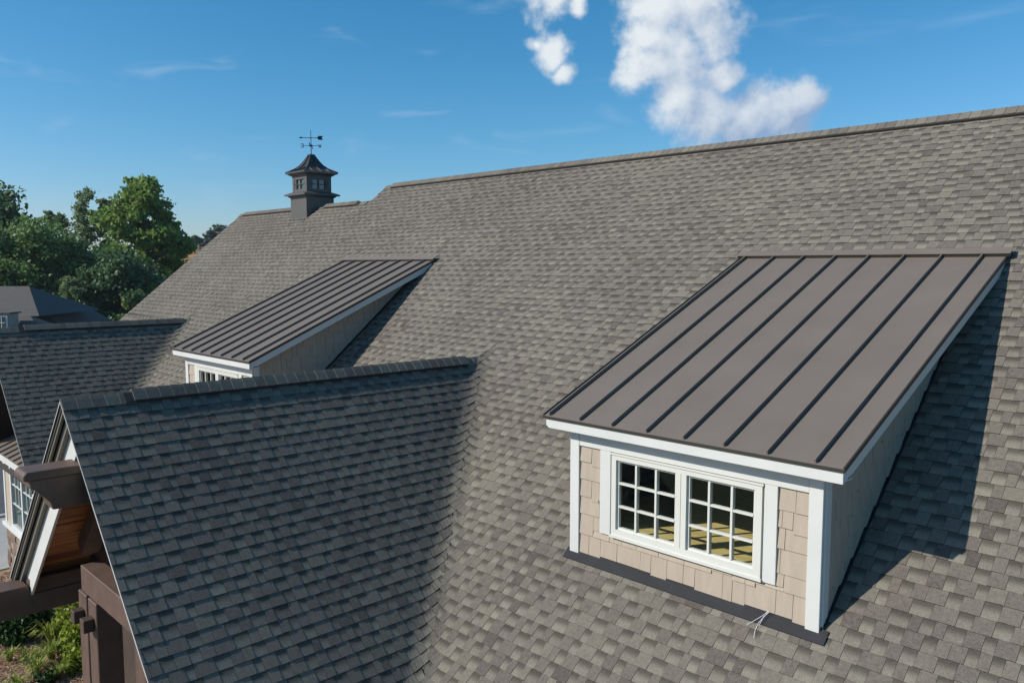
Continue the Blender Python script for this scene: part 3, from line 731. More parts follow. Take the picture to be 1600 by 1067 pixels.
for xa in (-7.52, -5.66):
    part(MB().box(xa, xa+.29, -3.62, -3.34, GZ, -.804), 'porch_post', M[T], bevel=.008)
    part(MB().box(xa+.35, xa+.64, -3.62, -3.34, GZ, -.804), 'porch_post', M[T], bevel=.008)
    if xa > -7: continue
    part(MB().box(xa+.08, xa+.22, -3.74, -3.624, -1.14, -.99), 'corbel', M['timber_dark'], bevel=.006)
    part(MB().box(xa+.43, xa+.57, -3.74, -3.624, -1.14, -.99), 'corbel', M['timber_dark'], bevel=.006)
part(MB().box(-14.5, -4.0, -1.72, -1.62, GZ, -1.5), 'porch_shade_wall', M['timber_dark'])  # dark sheet before the facade; its colour stands in for porch shade

# ------------------------------------------------------------------ side wing front: gable wall and bay window
part(MB().prism([(G2X-2.6, -1.2, GZ), (G2X-2.6, -1.2, G2Z-2.75), (G2X, -1.2, G2Z-.15), (G2X+2.6, -1.2, G2Z-2.75), (G2X+2.6, -1.2, GZ)], (0, .1, 0)), 'side_gable_wall', M['stucco'])
BX0, BX1, BY = -19.3, -15.1, -1.9
part(MB().box(BX0, BX1, BY+.08, -1.21, -2.95, -1.42), 'bay_wall', M['interior'])
def bb(x0, x1, z0, z1, nm, m, y0=BY, y1=BY+.08, bev=0): return part(MB().box(x0, x1, y0, y1, z0, z1), nm, M[m], bevel=bev)
bb(BX0, -19.17, -3.0, -1.43, 'bay_corner_board', 'white', BY-.015, BY+.1)
bb(-19.165, -18.66, -3.0, -1.43, 'bay_wall_panel', 'stucco')
bb(BX1-.13, BX1, -3.0, -1.43, 'bay_corner_board', 'white', BY-.015, BY+.1)
bb(BX1-.55, BX1-.135, -3.0, -1.43, 'bay_wall_panel', 'stucco')
wx0, wx1, wz0, wz1 = -18.6, -15.7, -2.95, -1.52
bayw = MB(); bayw.box(wx0-.06, wx1+.06, BY-.03, BY+.05, wz1, wz1+.09); bayw.box(wx0-.06, wx1+.06, BY-.03, BY+.05, wz0-.05, wz0+.03)
nb = 3
for i in range(nb+1):
    x = lerp(wx0, wx1, i/nb); bayw.box(x-.05, x+.05, BY-.028, BY+.05, wz0+.03, wz1)
bayo = part(bayw, 'bay_window', M['white'], 'tall white gridded bay window above the stone base')
for i in range(nb):
    a, b = lerp(wx0, wx1, i/nb)+.05, lerp(wx0, wx1, (i+1)/nb)-.05
    for j in range(3):
        for r_ in range(3):
            z0, z1 = ((wz0+.03, -2.42), (-2.42, -1.97), (-1.97, wz1))[r_]
            pa, pb = lerp(a, b, j/3), lerp(a, b, (j+1)/3)
            if r_ == 0 and j: continue
            if r_ == 0: pa, pb = a, b
            part(MB().box(pa+.012, pb-.012, BY+.02, BY+.03, z0+.012, z1-.012), 'pane', M['far_glass'], parent=bayo)
    for z in (-2.42, -1.97): part(MB().box(a, b, BY-.005, BY+.035, z-.012, z+.012), 'muntin', M['white'], parent=bayo)
    for j in (1, 2):
        x = lerp(a, b, j/3); part(MB().box(x-.01, x+.01, BY-.004, BY+.033, -2.40, wz1), 'muntin', M['white'], parent=bayo)
bb(BX0-.05, BX1+.05, -3.10, -3.0, 'stone_cap', 'white', BY-.08, -1.2, .01)
# stone base
part(MB().box(BX0+.02, BX1-.02, BY+.03, -1.21, GZ, -3.105), 'stone_base', M['mortar'])
stb = house.children[-1]
rg = random.Random(9); z = GZ
stones = []
while z < -3.13:
    h = rg.uniform(.09, .16); x = BX0+.02; ze = min(z+h, -3.108)
    while x < BX1-.02:
        w = rg.uniform(.14, .36); xe = min(x+w, BX1-.02); pr = rg.uniform(.0, .03)
        stones.append((x, xe, z, ze, pr)); x = xe
    z = ze
for (x, xe, z0, ze, pr) in stones:
    part(MB().box(x+.006, xe-.006, BY+.0-pr, BY+.05, z0+.006, ze-.006), 'stone', M['stone'], parent=stb, bevel=.008)
# little metal shed roof over the bay
BS = 0.4167
ez, ey, ty = -1.23, -2.1, -1.2
nrm = Vector((0, -BS, 1)).normalized(); vd = Vector((0, 1, BS)).normalized(); sl = (ty-ey)*sqrt(1+BS*BS)
bo = part(MB().obox((BX0-.2, ey, ez-.008), (BX1-BX0+.4, 0, 0), vd*sl, nrm*.008), 'bay_roof', M['metal'], 'small standing seam metal roof over the bay window')
n = 11
for i in range(n):
    x = BX0-.15+i*.4
    if x > BX1+.2: break
    part(MB().obox((x-.01, ey+.01, ez+BS*.01), (.02, 0, 0), vd*(sl-.01), nrm*.036), 'standing_seam', M['metal'], parent=bo)
bb(BX0-.2, BX1+.2, ez-.16, ez-.02, 'bay_fascia', 'white', ey+.01, ey+.04)
bb(BX0-.18, BX1+.18, ez-.20, ez-.17, 'bay_soffit', 'white', ey+.041, BY)

# ------------------------------------------------------------------ cupola and weathervane
CX, CY = -17.80, 5.70
cup = empty('cupola', (CX, CY, 4.6)); tag(cup, 'square grey brown cupola with small windows and bell shaped metal roof', 'cupola')
def cp(mb, nm, m, bevel=0, parent=None):
    o = mb.build(nm, M[m], parent or cup, bevel)
    if parent is None: o.location = -Vector(cup.location)
    return o
def frustum(mb, h0, z0, h1, z1):
    return mb.add([(CX-h0, CY-h0, z0), (CX+h0, CY-h0, z0), (CX+h0, CY+h0, z0), (CX-h0, CY+h0, z0), (CX-h1, CY-h1, z1), (CX+h1, CY-h1, z1), (CX+h1, CY+h1, z1), (CX-h1, CY+h1, z1)],
                  [(0, 3, 2, 1), (4, 5, 6, 7), (0, 1, 5, 4), (1, 2, 6, 5), (2, 3, 7, 6), (3, 0, 4, 7)])
cp(frustum(MB(), .435, 4.1, .435, 4.99), 'base', 'cupola', .004)
b = MB(); frustum(b, .46, 4.99, .50, 5.035); frustum(b, .565, 5.036, .565, 5.075); frustum(b, .56, 5.076, .40, 5.14); cp(b, 'ledge', 'cupola')
cp(frustum(MB(), .30, 5.14, .30, 5.56), 'lantern_core', 'iron')
for sx in (-1, 1):
    for sy in (-1, 1):
        cx, cy = CX+sx*.335, CY+sy*.335
        cp(MB().box(cx-.055, cx+.055, cy-.055, cy+.055, 5.14, 5.56), 'corner_post', 'cupola', .004)
for k in range(4):
    Rz = Matrix.Rotation(k*pi/2, 4, 'Z')
    def rb(x0, x1, y0, y1, z0, z1, nm, m, par=None):
        mb = MB().box(x0, x1, y0, y1, z0, z1); mb.v = [tuple(Rz @ Vector(v)+Vector((CX, CY, 0))) for v in mb.v]; return cp(mb, nm, m, parent=par)
    rb(-.28, .28, -.385, -.345, 5.14, 5.215, 'window_rail', 'cupola'); rb(-.28, .28, -.385, -.345, 5.485, 5.56, 'window_rail', 'cupola')
    w = rb(-.28, .28, -.34, -.335, 5.20, 5.50, 'window_pane', 'far_glass')
    for (x0, x1, z0, z1) in ((-.012, .012, 5.20, 5.50), (-.28, .28, 5.34, 5.36), (-.28, -.20, 5.2, 5.5), (.20, .28, 5.2, 5.5)):
        rb(x0, x1, -.375, -.35, z0, z1, 'window_bar', 'cupola')
b = MB(); frustum(b, .40, 5.56, .40, 5.59); frustum(b, .42, 5.591, .50, 5.645); cp(b, 'cornice', 'cupola')
prof = [(.53, 5.646), (.53, 5.69), (.44, 5.735), (.33, 5.80), (.235, 5.89), (.165, 5.99), (.11, 6.09), (.07, 6.165)]
b = MB()
for i in range(len(prof)-1): frustum(b, prof[i][0], prof[i][1], prof[i+1][0], prof[i+1][1])
roofc = cp(b, 'bell_roof', 'cupola_roof')
b = MB(); frustum(b, .075, 6.165, .075, 6.20); cp(b, 'finial_cap', 'cupola_roof')
for k in range(4):
    Rz = Matrix.Rotation(k*pi/2, 4, 'Z')
    for (off_, st) in ((0, 2), (.26, 1), (-.26, 1)):
        b = MB()
        for i in range(1, len(prof)-1-(0 if off_ == 0 else 4)):
            (h0, z0), (h1, z1) = prof[i], prof[i+1]
            p = [Vector((off_-.008, -h0, z0)), Vector((off_+.008, -h0, z0)), Vector((off_+.008, -h1, z1)), Vector((off_-.008, -h1, z1))]
            vs = [Rz @ q+Vector((CX, CY, 0)) for q in p]; nrm_ = Rz @ Vector((0, -.02, .02))
            b.add(vs+[q+nrm_ for q in vs], [(0, 3, 2, 1), (4, 5, 6, 7), (0, 1, 5, 4), (1, 2, 6, 5), (2, 3, 7, 6), (3, 0, 4, 7)])
        cp(b, 'roof_seam', 'cupola_roof')
    b = MB()
    for i in range(1, len(prof)-1):
        (h0, z0), (h1, z1) = prof[i], prof[i+1]
        b.tube(Rz @ Vector((-h0, -h0, z0+.004))+Vector((CX, CY, 0)), Rz @ Vector((-h1, -h1, z1+.004))+Vector((CX, CY, 0)), .013, .013, 6)
    cp(b, 'hip_seam', 'cupola_roof')
cp(MB().box(CX-.44, CX+.45, CY-.50, CY-.436, 4.31, 4.36), 'base_flashing', 'flash')
vane = empty('weathervane', (CX, CY, 6.2)); tag(vane, 'thin black iron weathervane with arrow on top of the cupola', 'weathervane')
def vp(mb, nm, parent=None):
    o = mb.build(nm, M['iron'], parent or vane)
    if parent is None: o.location = -Vector(vane.location)
    return o
vp(MB().tube((CX, CY, 6.18), (CX, CY, 6.84), .013, .008, 8).tube((CX, CY, 6.84), (CX, CY, 6.88), .012, .001, 8), 'pole')
hub = MB()
def ball(mb, c, r, seg=8, rings=5):
    c = Vector(c); vs = [c+Vector((0, 0, -r))]
    for i in range(1, rings):
        a = -pi/2+pi*i/rings
        for j in range(seg): vs.append(c+Vector((cos(a)*cos(2*pi*j/seg), cos(a)*sin(2*pi*j/seg), sin(a)))*r)
    vs.append(c+Vector((0, 0, r))); fs = [(0, 1+(j+1) % seg, 1+j) for j in range(seg)]
    for i in range(rings-2):
        for j in range(seg): fs.append((1+i*seg+j, 1+i*seg+(j+1) % seg, 1+(i+1)*seg+(j+1) % seg, 1+(i+1)*seg+j))
    l = len(vs)-1; fs += [(l, 1+(rings-2)*seg+j, 1+(rings-2)*seg+(j+1) % seg) for j in range(seg)]
    mb.add(vs, fs)
ball(hub, (CX, CY, 6.44), .035); ball(hub, (CX, CY, 6.65), .02); vp(hub, 'hub')
ad = Vector((.62, .785, 0)).normalized(); C0 = Vector((CX, CY, 6.66)); up = Vector((0, 0, 1)); sd_ = ad.cross(up)
arr = MB().tube(C0-ad*.27, C0+ad*.27, .009, .009, 6)
arr.prism([C0-ad*.34-sd_*.004, C0-ad*.25+up*.03-sd_*.004, C0-ad*.25-up*.03-sd_*.004], sd_*.008)
arr.prism([C0+ad*.17-sd_*.004, C0+ad*.21+up*.055-sd_*.004, C0+ad*.34+up*.055-sd_*.004, C0+ad*.30-sd_*.004, C0+ad*.34-up*.055-sd_*.004, C0+ad*.21-up*.055-sd_*.004], sd_*.008)
vp(arr, 'arrow')
C1 = Vector((CX, CY, 6.44))
GL = {'N': [((-.5, -.5), (-.5, .5)), ((-.5, .5), (.5, -.5)), ((.5, -.5), (.5, .5))],
      'E': [((-.5, -.5), (-.5, .5)), ((-.5, .5), (.5, .5)), ((-.5, 0), (.3, 0)), ((-.5, -.5), (.5, -.5))],
      'S': [((.5, .5), (-.5, .5)), ((-.5, .5), (-.5, 0)), ((-.5, 0), (.5, 0)), ((.5, 0), (.5, -.5)), ((.5, -.5), (-.5, -.5))],
      'W': [((-.5, .5), (-.25, -.5)), ((-.25, -.5), (0, .2)), ((0, .2), (.25, -.5)), ((.25, -.5), (.5, .5))]}
for ang, ch in ((51, 'W'), (141, 'S'), (231, 'E'), (321, 'N')):
    dv_ = Vector((cos(radians(ang)), sin(radians(ang)), 0))
    arm = MB().tube(C1, C1+dv_*.20, .007, .007, 6); a = vp(arm, 'direction_arm')
    lt = MB(); cc_ = C1+dv_*.245
    for (p, q) in GL[ch]:
        P_ = lambda t: cc_+dv_*t[0]*.07+up*t[1]*.095
        lt.tube(P_(p), P_(q), .009, .009, 5)
    o = lt.build('direction_letter', M['iron'], vane); o.location = -Vector(vane.location)

# twine on the apron flashing
tw = MB()
pts = [(-.46, -.03, .045), (-.47, -.06, .012), (-.50, -.12, -.045), (-.505, -.17, -.105), (-.49, -.21, -.150)]
for a, b in zip(pts, pts[1:]): tw.tube(a, b, .0022, .0022, 5)
pts = [(-.46, -.03, .045), (-.50, -.07, .0), (-.56, -.11, -.055), (-.60, -.135, -.085)]
for a, b in zip(pts, pts[1:]): tw.tube(a, b, .0019, .0019, 5)
pts = [(-.46, -.03, .045), (-.44, -.05, .05), (-.455, -.06, .03), (-.475, -.075, .01), (-.485, -.14, -.06)]
for a, b in zip(pts, pts[1:]): tw.tube(a, b, .0019, .0019, 5)
tag(tw.build('twine', M['twine']), 'loose white twine lying over the dark flashing below the near dormer window', 'twine')

# ------------------------------------------------------------------ ground
def sheet(name, x0, x1, y0, y1, z, m):
    o = MB().add([(x0, y0, z), (x1, y0, z), (x1, y1, z), (x0, y1, z)], [(0, 1, 2, 3)]).build(name, M[m]); o['kind'] = 'structure'; return o
sheet('ground', -3000, 3000, -3000, 3000, GZ-.02, 'grass')
sheet('mulch_bed', -20.2, -3, -12, -1.2, GZ-.012, 'mulch')
sheet('footpath', -25.2, -20.3, -30, 30, GZ-.004, 'concrete')
sheet('driveway', -60, -25.4, -40, 40, GZ-.012, 'asphalt')
o = MB().box(-25.4, -25.2, -30, 30, GZ-.1, GZ+.06).build('kerb', M['kerb']); o['kind'] = 'structure'
gv = MB()
for i in range(9): gv.box(-25.19, -20.31, -12+i*2.4, -11.985+i*2.4, GZ-.003, GZ-.002)
gv.build('footpath_joint', M['asphalt'])['kind'] = 'structure'
# straw over the mulch
nS = 26000
rs = np.random.default_rng(4)
c = np.stack([rs.uniform(-20, -10, nS), rs.uniform(-5.5, -1.25, nS), np.full(nS, GZ)+rs.uniform(0, .04, nS)], 1)
an = rs.uniform(0, 2*pi, nS); ln = rs.uniform(.04, .12, nS); dd = np.stack([np.cos(an)*ln, np.sin(an)*ln, rs.uniform(-.02, .03, nS)], 1); pp = np.stack([-np.sin(an)*.006, np.cos(an)*.006, np.zeros(nS)+.002], 1)
V_ = np.stack([c-dd-pp, c+dd-pp, c+dd+pp, c-dd+pp], 1).reshape(-1, 3)
def quads_mesh(name, V, m, attr=None):
    n = len(V)//4; me = bpy.data.meshes.new(name); me.vertices.add(len(V)); me.vertices.foreach_set('co', V.astype(np.float32).ravel())
    me.loops.add(4*n); me.loops.foreach_set('vertex_index', np.arange(4*n, dtype=np.int32)); me.polygons.add(n); me.polygons.foreach_set('loop_start', np.arange(0, 4*n, 4, dtype=np.int32))
    me.materials.append(m)
    if attr is not None:
        a = me.attributes.new('leaf', 'FLOAT', 'POINT'); a.data.foreach_set('value', np.repeat(attr, 4).astype(np.float32))
    me.update(calc_edges=True); me.validate(); return me
M['straw'] = leaf_mat('dry_straw', (0.24, 0.13, 0.08), (0.60, 0.44, 0.30), 0.1)
o = link('straw', quads_mesh('straw', V_, M['straw'], rs.uniform(0, 1, nS))); o['kind'] = 'stuff'; o['label'] = 'pine straw mulch scattered over the planting bed'; o['category'] = 'mulch'

# ------------------------------------------------------------------ planting
def leaf_quads(c, size, rs, flat=0.0, elong=1.6):
    n = len(c)
    a = rs.normal(size=(n, 3)); a[:, 2] *= (1-flat); a /= np.linalg.norm(a, axis=1)[:, None]
    b = rs.normal(size=(n, 3)); b -= (b*a).sum(1)[:, None]*a; b /= np.linalg.norm(b, axis=1)[:, None]
    s = size*rs.uniform(.6, 1.3, n)[:, None]
    a = a*s*.5*elong; b = b*s*.5
    return np.stack([c-a, c-b*.9, c+a, c+b*.9], 1).reshape(-1, 3)
def blob_points(rs, centre, r, n, shell=.35):
    d = rs.normal(size=(n, 3)); d /= np.linalg.norm(d, axis=1)[:, None]
    t = 1-shell*rs.normal(size=n)*.62
    t = np.clip(t, .05, 1.7)
    return np.array(centre)+d*t[:, None]*np.array(r)
def shrub(loc, blobs, leaf, n, m, name, label, cat, seed, group=None):
    rs = np.random.default_rng(seed); root = empty(name, loc); tag(root, label, cat, group)
    pts = np.concatenate([blob_points(rs, b[:3], b[3:], int(n*b[3]*b[5])) for b in blobs])
    pts = pts[pts[:, 2] > .02]
    me = quads_mesh('foliage', leaf_quads(pts, leaf, rs), M[m], rs.uniform(0, 1, len(pts)))
    link('foliage', me, root)
    st = MB()
    for k in range(5):
        b = blobs[k % len(blobs)]; st.tube((b[0]*.3, b[1]*.3, 0), (b[0]+random.uniform(-.1, .1), b[1]+random.uniform(-.1, .1), b[2]), .02, .008, 5)
    st.build('stem', M['bark'], root)
    return root
shrub((-15.9, -2.55, GZ), [(0, 0, .38, .50, .45, .38), (-.45, .1, .36, .38, .36, .34), (.36, -.12, .28, .32, .3, .28)], .07, 14000, 'leaf_gloss', 'glossy_shrub', 'dark glossy green shrub on the mulch below the bay window', 'shrub', 5)
lime = [((-15.9, -1.5), .5, .95, 'tallest pale green shrub against the stone base of the bay'), ((-15.0, -1.72), .42, .75, 'lime green shrub in the middle of the row beside the porch post'), ((-14.1, -1.92), .36, .55, 'lime green shrub nearest the porch post, low and spreading'), ((-13.4, -2.1), .30, .36, 'lowest lime green shrub at the near end of the row')]
for i, ((x, y), r, h, lb) in enumerate(lime):
    shrub((x, y, GZ), [(0, 0, h*.55, r*.7, r*.62, h*.55), (.25*r, -.3*r, h*.35, r*.5, r*.5, h*.35), (-.4*r, .2*r, h*.4, r*.5, r*.5, h*.4)], .075, 9000, 'leaf_lime', 'lime_shrub', lb, 'shrub', 20+i, 'lime shrubs along the bay')
def grass_clump(loc, h, n, label, seed, m='blade'):
    rs = random.Random(seed); root_me = []; attr = []
    V = []
    for k in range(n):
        a = rs.uniform(0, 2*pi); lean = rs.uniform(.15, .9); hh = h*rs.uniform(.6, 1.1); w = .009+.012*h
        d = Vector((cos(a), sin(a), 0)); s = Vector((-sin(a), cos(a), 0))*w
        p = [Vector((0, 0, 0))+d*.03, d*lean*hh*.35+Vector((0, 0, hh*.6)), d*lean*hh*.85+Vector((0, 0, hh*.85)), d*lean*hh*1.25+Vector((0, 0, hh*.72))]
        ws = [1, .9, .6, .1]
        for i in range(3): V += [p[i]-s*ws[i], p[i]+s*ws[i], p[i+1]+s*ws[i+1], p[i+1]-s*ws[i+1]]; attr.append(rs.random())
    me = quads_mesh('grass_clump', np.array([tuple(v) for v in V]), M[m], np.array(attr))
    return tag(link('grass_clump', me, loc=loc), label, 'plant', 'grass clumps in the mulch bed')
gc = [((-14.9, -2.15), .55, 70, 'strap leaved clump close behind the glossy shrub'), ((-14.1, -2.35), .42, 120, 'bright green grass clump at the middle of the mulch bed'),
      ((-14.0, -2.62), .36, 130, 'yellow green grass clump left of the middle of the bed'), ((-13.6, -2.75), .36, 130, 'yellowish grass clump nearest the camera in the bed'),
      ((-14.6, -2.95), .30, 100, 'small pale grass clump by the left edge of the picture'), ((-13.2, -3.15), .34, 120, 'grass clump at the lower left corner of the bed'),
      ((-13.25, -2.45), .30, 90, 'thin grass clump beside the lowest lime shrub'), ((-14.6, -2.7), .22, 60, 'tiny grass tuft in front of the glossy shrub')]
for i, ((x, y), h, n, lb) in enumerate(gc): grass_clump((x, y, GZ), h, n, lb, 50+i)
for i, (x, y) in enumerate([(-13.2, -2.7), (-12.9, -2.9)]):
    shrub((x, y, GZ), [(0, 0, .12, .16, .16, .12)], .045, 26000, 'leaf_gloss', 'flowering_plant', ['low leafy plant with a red flower near the bottom of the bed', 'second low leafy plant with red petals at the bottom edge'][i], 'plant', 70+i)
    pm = MB()
    for k in range(2): ball(pm, (random.uniform(-.08, .08), random.uniform(-.08, .08), .25+random.uniform(0, .03)), .016, 6, 4)
    o = link('flower', pm.mesh('flower', M['petal']), bpy.data.objects[[ob.name for ob in bpy.data.objects if ob.name.startswith('flowering_plant')][-1]])

# ------------------------------------------------------------------ neighbouring building
nb_ = empty('neighbour_house', (-62, 8, GZ)); tag(nb_, 'grey hip roofed house with small dormer beyond the far gable ridge', 'house')
HA = Vector((.694, .720, 0)); HB = Vector((-.720, .694, 0))       # along its ridge, and away from the viewer
H0 = Vector((-59.2, 8.4, 0))
def hp(a, b, z): v = H0+HA*a+HB*b; return (v.x, v.y, z)
def hpart(mb, nm, m, parent=None, **k):
    o = mb.build(nm, M[m], parent or nb_, **k)
    if parent is None: o.location = -Vector(nb_.location)
    return o
def hip(a0, a1, bf, bb_, ze, zr, ra0, ra1, rb, name):
    A, B, C, D = hp(a0, bf, ze), hp(a1, bf, ze), hp(a1, bb_, ze), hp(a0, bb_, ze); R0, R1 = hp(ra0, rb, zr), hp(ra1, rb, zr)
    return hpart(MB().add([A, B, C, D, R0, R1], [(0, 1, 5, 4), (1, 2, 5), (2, 3, 4, 5), (3, 0, 4), (0, 3, 2, 1)]), name, 'far_roof')
hip(-22, 2.6, -3.5, 4.2, -.04, 1.75, -18, 0, 0, 'roof')
hip(-24, 8.4, -10.5, -.5, -2.9, .12, -20, 3.5, -6, 'roof')
A_ = [hp(-3, 0, -1.9), hp(2.9, 0, -1.9), hp(2.9, 8.2, -1.9), hp(-3, 8.2, -1.9), hp(1.0, 0, -.05), hp(1.0, 6, -.05)]
hpart(MB().add(A_, [(0, 1, 4), (1, 2, 5, 4), (2, 3, 5), (3, 0, 4, 5), (0, 3, 2, 1)]), 'roof', 'far_roof')
hpart(MB().prism([tuple(hp(a, b, GZ)) for a, b in ((-23.6, -10), (8.0, -10), (8.0, -1), (-23.6, -1))], (0, 0, -2.92-GZ)), 'wall', 'far_wall')
hpart(MB().prism([tuple(hp(a, b, GZ)) for a, b in ((-21.6, -.9), (2.3, -.9), (2.3, 8.6), (-21.6, 8.6))], (0, 0, -1.92-GZ)), 'wall', 'far_wall')
dz = MB(); 
def hb(a0, a1, b0, b1, z0, z1): return MB().prism([hp(a0, b0, z0), hp(a1, b0, z0), hp(a1, b1, z0), hp(a0, b1, z0)], (0, 0, z1-z0))
hpart(hb(2.45, 3.25, -7.6, -6.75, -1.4, .33), 'dormer_wall', 'far_wall')
hpart(hb(2.36, 3.34, -7.75, -6.6, .33, .42), 'dormer_roof', 'far_roof')
w = hpart(hb(2.55, 3.15, -7.68, -7.61, -.62, .25), 'dormer_window', 'white')
hpart(hb(2.66, 3.04, -7.73, -7.685, -.52, .15), 'dormer_window_pane', 'far_glass')
hpart(hb(2.83, 2.87, -7.75, -7.735, -.52, .15), 'window_muntin', 'white'); hpart(hb(2.66, 3.04, -7.75, -7.735, -.2, -.16), 'window_muntin', 'white')

# house frame under construction beyond the trees
fr = empty('house_frame', (-107, 39, GZ)); tag(fr, 'unfinished house with orange wall sheathing among the far trees', 'house')
K0 = Vector((-108.2, 37.4, 0))
def kp(a, b, z): v = K0+HA*a+HB*b; return (v.x, v.y, z)
def kb(a0, a1, b0, b1, z0, z1, nm, m='osb'):
    o = MB().prism([kp(a0, b0, z0), kp(a1, b0, z0), kp(a1, b1, z0), kp(a0, b1, z0)], (0, 0, z1-z0)).build(nm, M[m], fr); o.location = -Vector(fr.location)
kb(.3, 9, 0, 6, GZ, 3.4, 'lower_sheathing'); kb(-.2, 9, -.2, 6.2, 3.42, 4.3, 'upper_sheathing'); kb(1.7, 9, .3, 6, 4.32, 4.8, 'upper_sheathing'); kb(2.3, 9, .4, 5.6, 4.82, 5.7, 'gable_sheathing'); kb(3.2, 3.5, .3, .5, 4.3, 5.9, 'stud', 'far_wall')
kb(-3.2, .2, 1, 7, GZ, 3.0, 'side_wall', 'far_roof')

# ------------------------------------------------------------------ trees
def tree(loc, h, rad, label, seed, m, leaf=.32, n=9000, base=.25, lobes=22, gap=.0, group='trees beyond the clubhouse', name='tree', trunk_r=None, spread=1.0, sub=5):
    rs = np.random.default_rng(seed); rr = random.Random(seed)
    root = empty(name, loc); tag(root, label, 'tree', group)
    pts = []; att = []; tr = MB()
    tr_r = trunk_r or h*.018+.06
    x = y = 0; prev = Vector((0, 0, -.2)); segs = 6
    for i in range(1, segs+1):
        z = h*.86*i/segs; p = Vector((x+rr.uniform(-.15, .15)*i*.4, y+rr.uniform(-.15, .15)*i*.4, z)); tr.tube(prev, p, tr_r*(1-(i-1)/segs*.85), tr_r*(1-i/segs*.85), 7); prev = p
    for k in range(lobes):
        t = (k+.5)/lobes; z = h*(base+(1-base)*t*.93)
        prof = sin(pi*min(1, (t*.82+.16)))**.6 if spread >= 1 else .9-.4*t
        a = k*2.4+rr.uniform(-.4, .4); d = rad*prof*rr.uniform(.35, .85)
        c = Vector((cos(a)*d, sin(a)*d, z))
        br = rad*rr.uniform(.22, .40)*(.8 if lobes > 25 and gap else 1.05)
        if gap and rr.random() < gap: continue
        tr.tube((0, 0, z-d*.55 if z-d*.55 > .5 else .5), c, tr_r*.32, tr_r*.08, 5)
        for q in range(sub):
            o_ = Vector((rr.uniform(-1, 1), rr.uniform(-1, 1), rr.uniform(-.7, .8)))*br*.75
            cc = c+o_; r2 = br*rr.uniform(.35, .65)
            m_ = int(n/(lobes*sub))
            P_ = blob_points(rs, tuple(cc), (r2, r2, r2*.72), m_, .75); pts.append(P_)
            att.append(np.clip(rs.uniform(0, 1, m_)*.6+rr.uniform(0, .4), 0, 1))
    P_ = np.concatenate(pts); A_ = np.concatenate(att)
    link('crown', quads_mesh('crown', leaf_quads(P_, leaf, rs, elong=1.35), M[m], A_), root)
    tr.build('trunk', M['bark'], root)
    return root
def gp(u, v, D):     # a point in the world at depth D
    p = CAM+(F_+R_*((u-800)/1280.3)+U_*((533.5-v)/1280.3))*D; return p
TR = [ # u, top v, depth, radius(m), label, material, leaf, n, base, lobes, gap
 (-22, 288, 78, 4.2, 'tall dark tree at the left edge of the view', 'leaf_dark', .34, 16000, .25, 26, 0),
 (48, 352, 72, 5.6, 'broad rounded green tree behind the neighbouring house', 'leaf_mid', .26, 26000, .12, 30, 0),
 (118, 378, 74, 3.4, 'rounded green tree right of the broad one', 'leaf_mid', .26, 15000, .12, 22, 0),
 (84, 326, 92, 2.3, 'small ragged tree top above the broad rounded tree', 'leaf_olive', .28, 6500, .45, 26, .2),
 (132, 288, 88, 2.6, 'tall sparse tree with open crown', 'leaf_olive', .22, 9500, .3, 44, .22),
 (166, 302, 90, 2.2, 'slim sparse tree beside the tallest tree', 'leaf_olive', .26, 7500, .3, 34, .15),
 (222, 272, 82, 4.2, 'tallest full green tree with spreading crown', 'leaf_bright', .33, 23000, .18, 34, .0),
 (250, 322, 86, 2.3, 'dark tree leaning right of the tallest one', 'leaf_mid', .33, 9000, .25, 20, .1),
 (190, 398, 70, 3.6, 'shaded tree below the tallest tree', 'leaf_dark', .30, 16000, .05, 24, 0),
 (218, 405, 74, 2.7, 'dark green tree beside the sloping roof edge', 'leaf_dark', .30, 15000, .05, 24, 0),
 (150, 420, 70, 3.0, 'low dark tree behind the hip roof', 'leaf_dark', .26, 12000, .05, 20, 0),
 (118, 432, 68, 1.9, 'small sunlit olive tree just behind the hip roof', 'leaf_olive', .18, 9000, .1, 16, 0),
 (240, 438, 70, 1.3, 'small bright yellow green tree near the roof edge', 'leaf_bright', .17, 7000, .05, 14, 0),
 (206, 455, 68, 1.4, 'low bright bush in the dark gap between trees', 'leaf_bright', .17, 4500, .05, 12, 0),
 (10, 400, 70, 4.2, 'green tree directly behind the neighbouring ridge', 'leaf_mid', .24, 14000, .1, 20, 0),
 (300, 424, 118, 2.6, 'dark tree in front of the unfinished house', 'leaf_dark', .36, 8000, .05, 18, 0),
 (-70, 330, 70, 5.0, 'wide tree outside the left edge', 'leaf_mid', .32, 12000, .15, 24, 0),
]
for i, (u, v, D, r, lb, m, lf, n, ba, lo, gp_) in enumerate(TR):
    p = gp(u, v, D); h = p.z-GZ
    nm = 'sparse_tree' if gp_ >= .15 else ('dark_tree' if m == 'leaf_dark' else 'broadleaf_tree')
    tree((p.x, p.y, GZ), h, r, lb, 100+i, m, lf, n, ba, lo, gp_, name=nm)
far = ['farthest tree on the skyline left of the roof edge', 'far tree with a blunt top on the skyline', 'far rounded tree on the skyline', 'low far tree in the skyline dip', 'far tree just left of the roof peak', 'far tree touching the roof peak']
for i, (u, v) in enumerate([(262, 352), (280, 366), (298, 372), (316, 368), (334, 360), (352, 352)]):
    p = gp(u, v, 210+8*(i % 3)); tree((p.x, p.y, GZ), p.z-GZ, 5.2, far[i], 200+i, 'leaf_far', .75, 6500, .05, 16, 0, group='trees on the far skyline', name='far_tree', sub=4)
wr = np.random.default_rng(77); pts = []; at_ = []
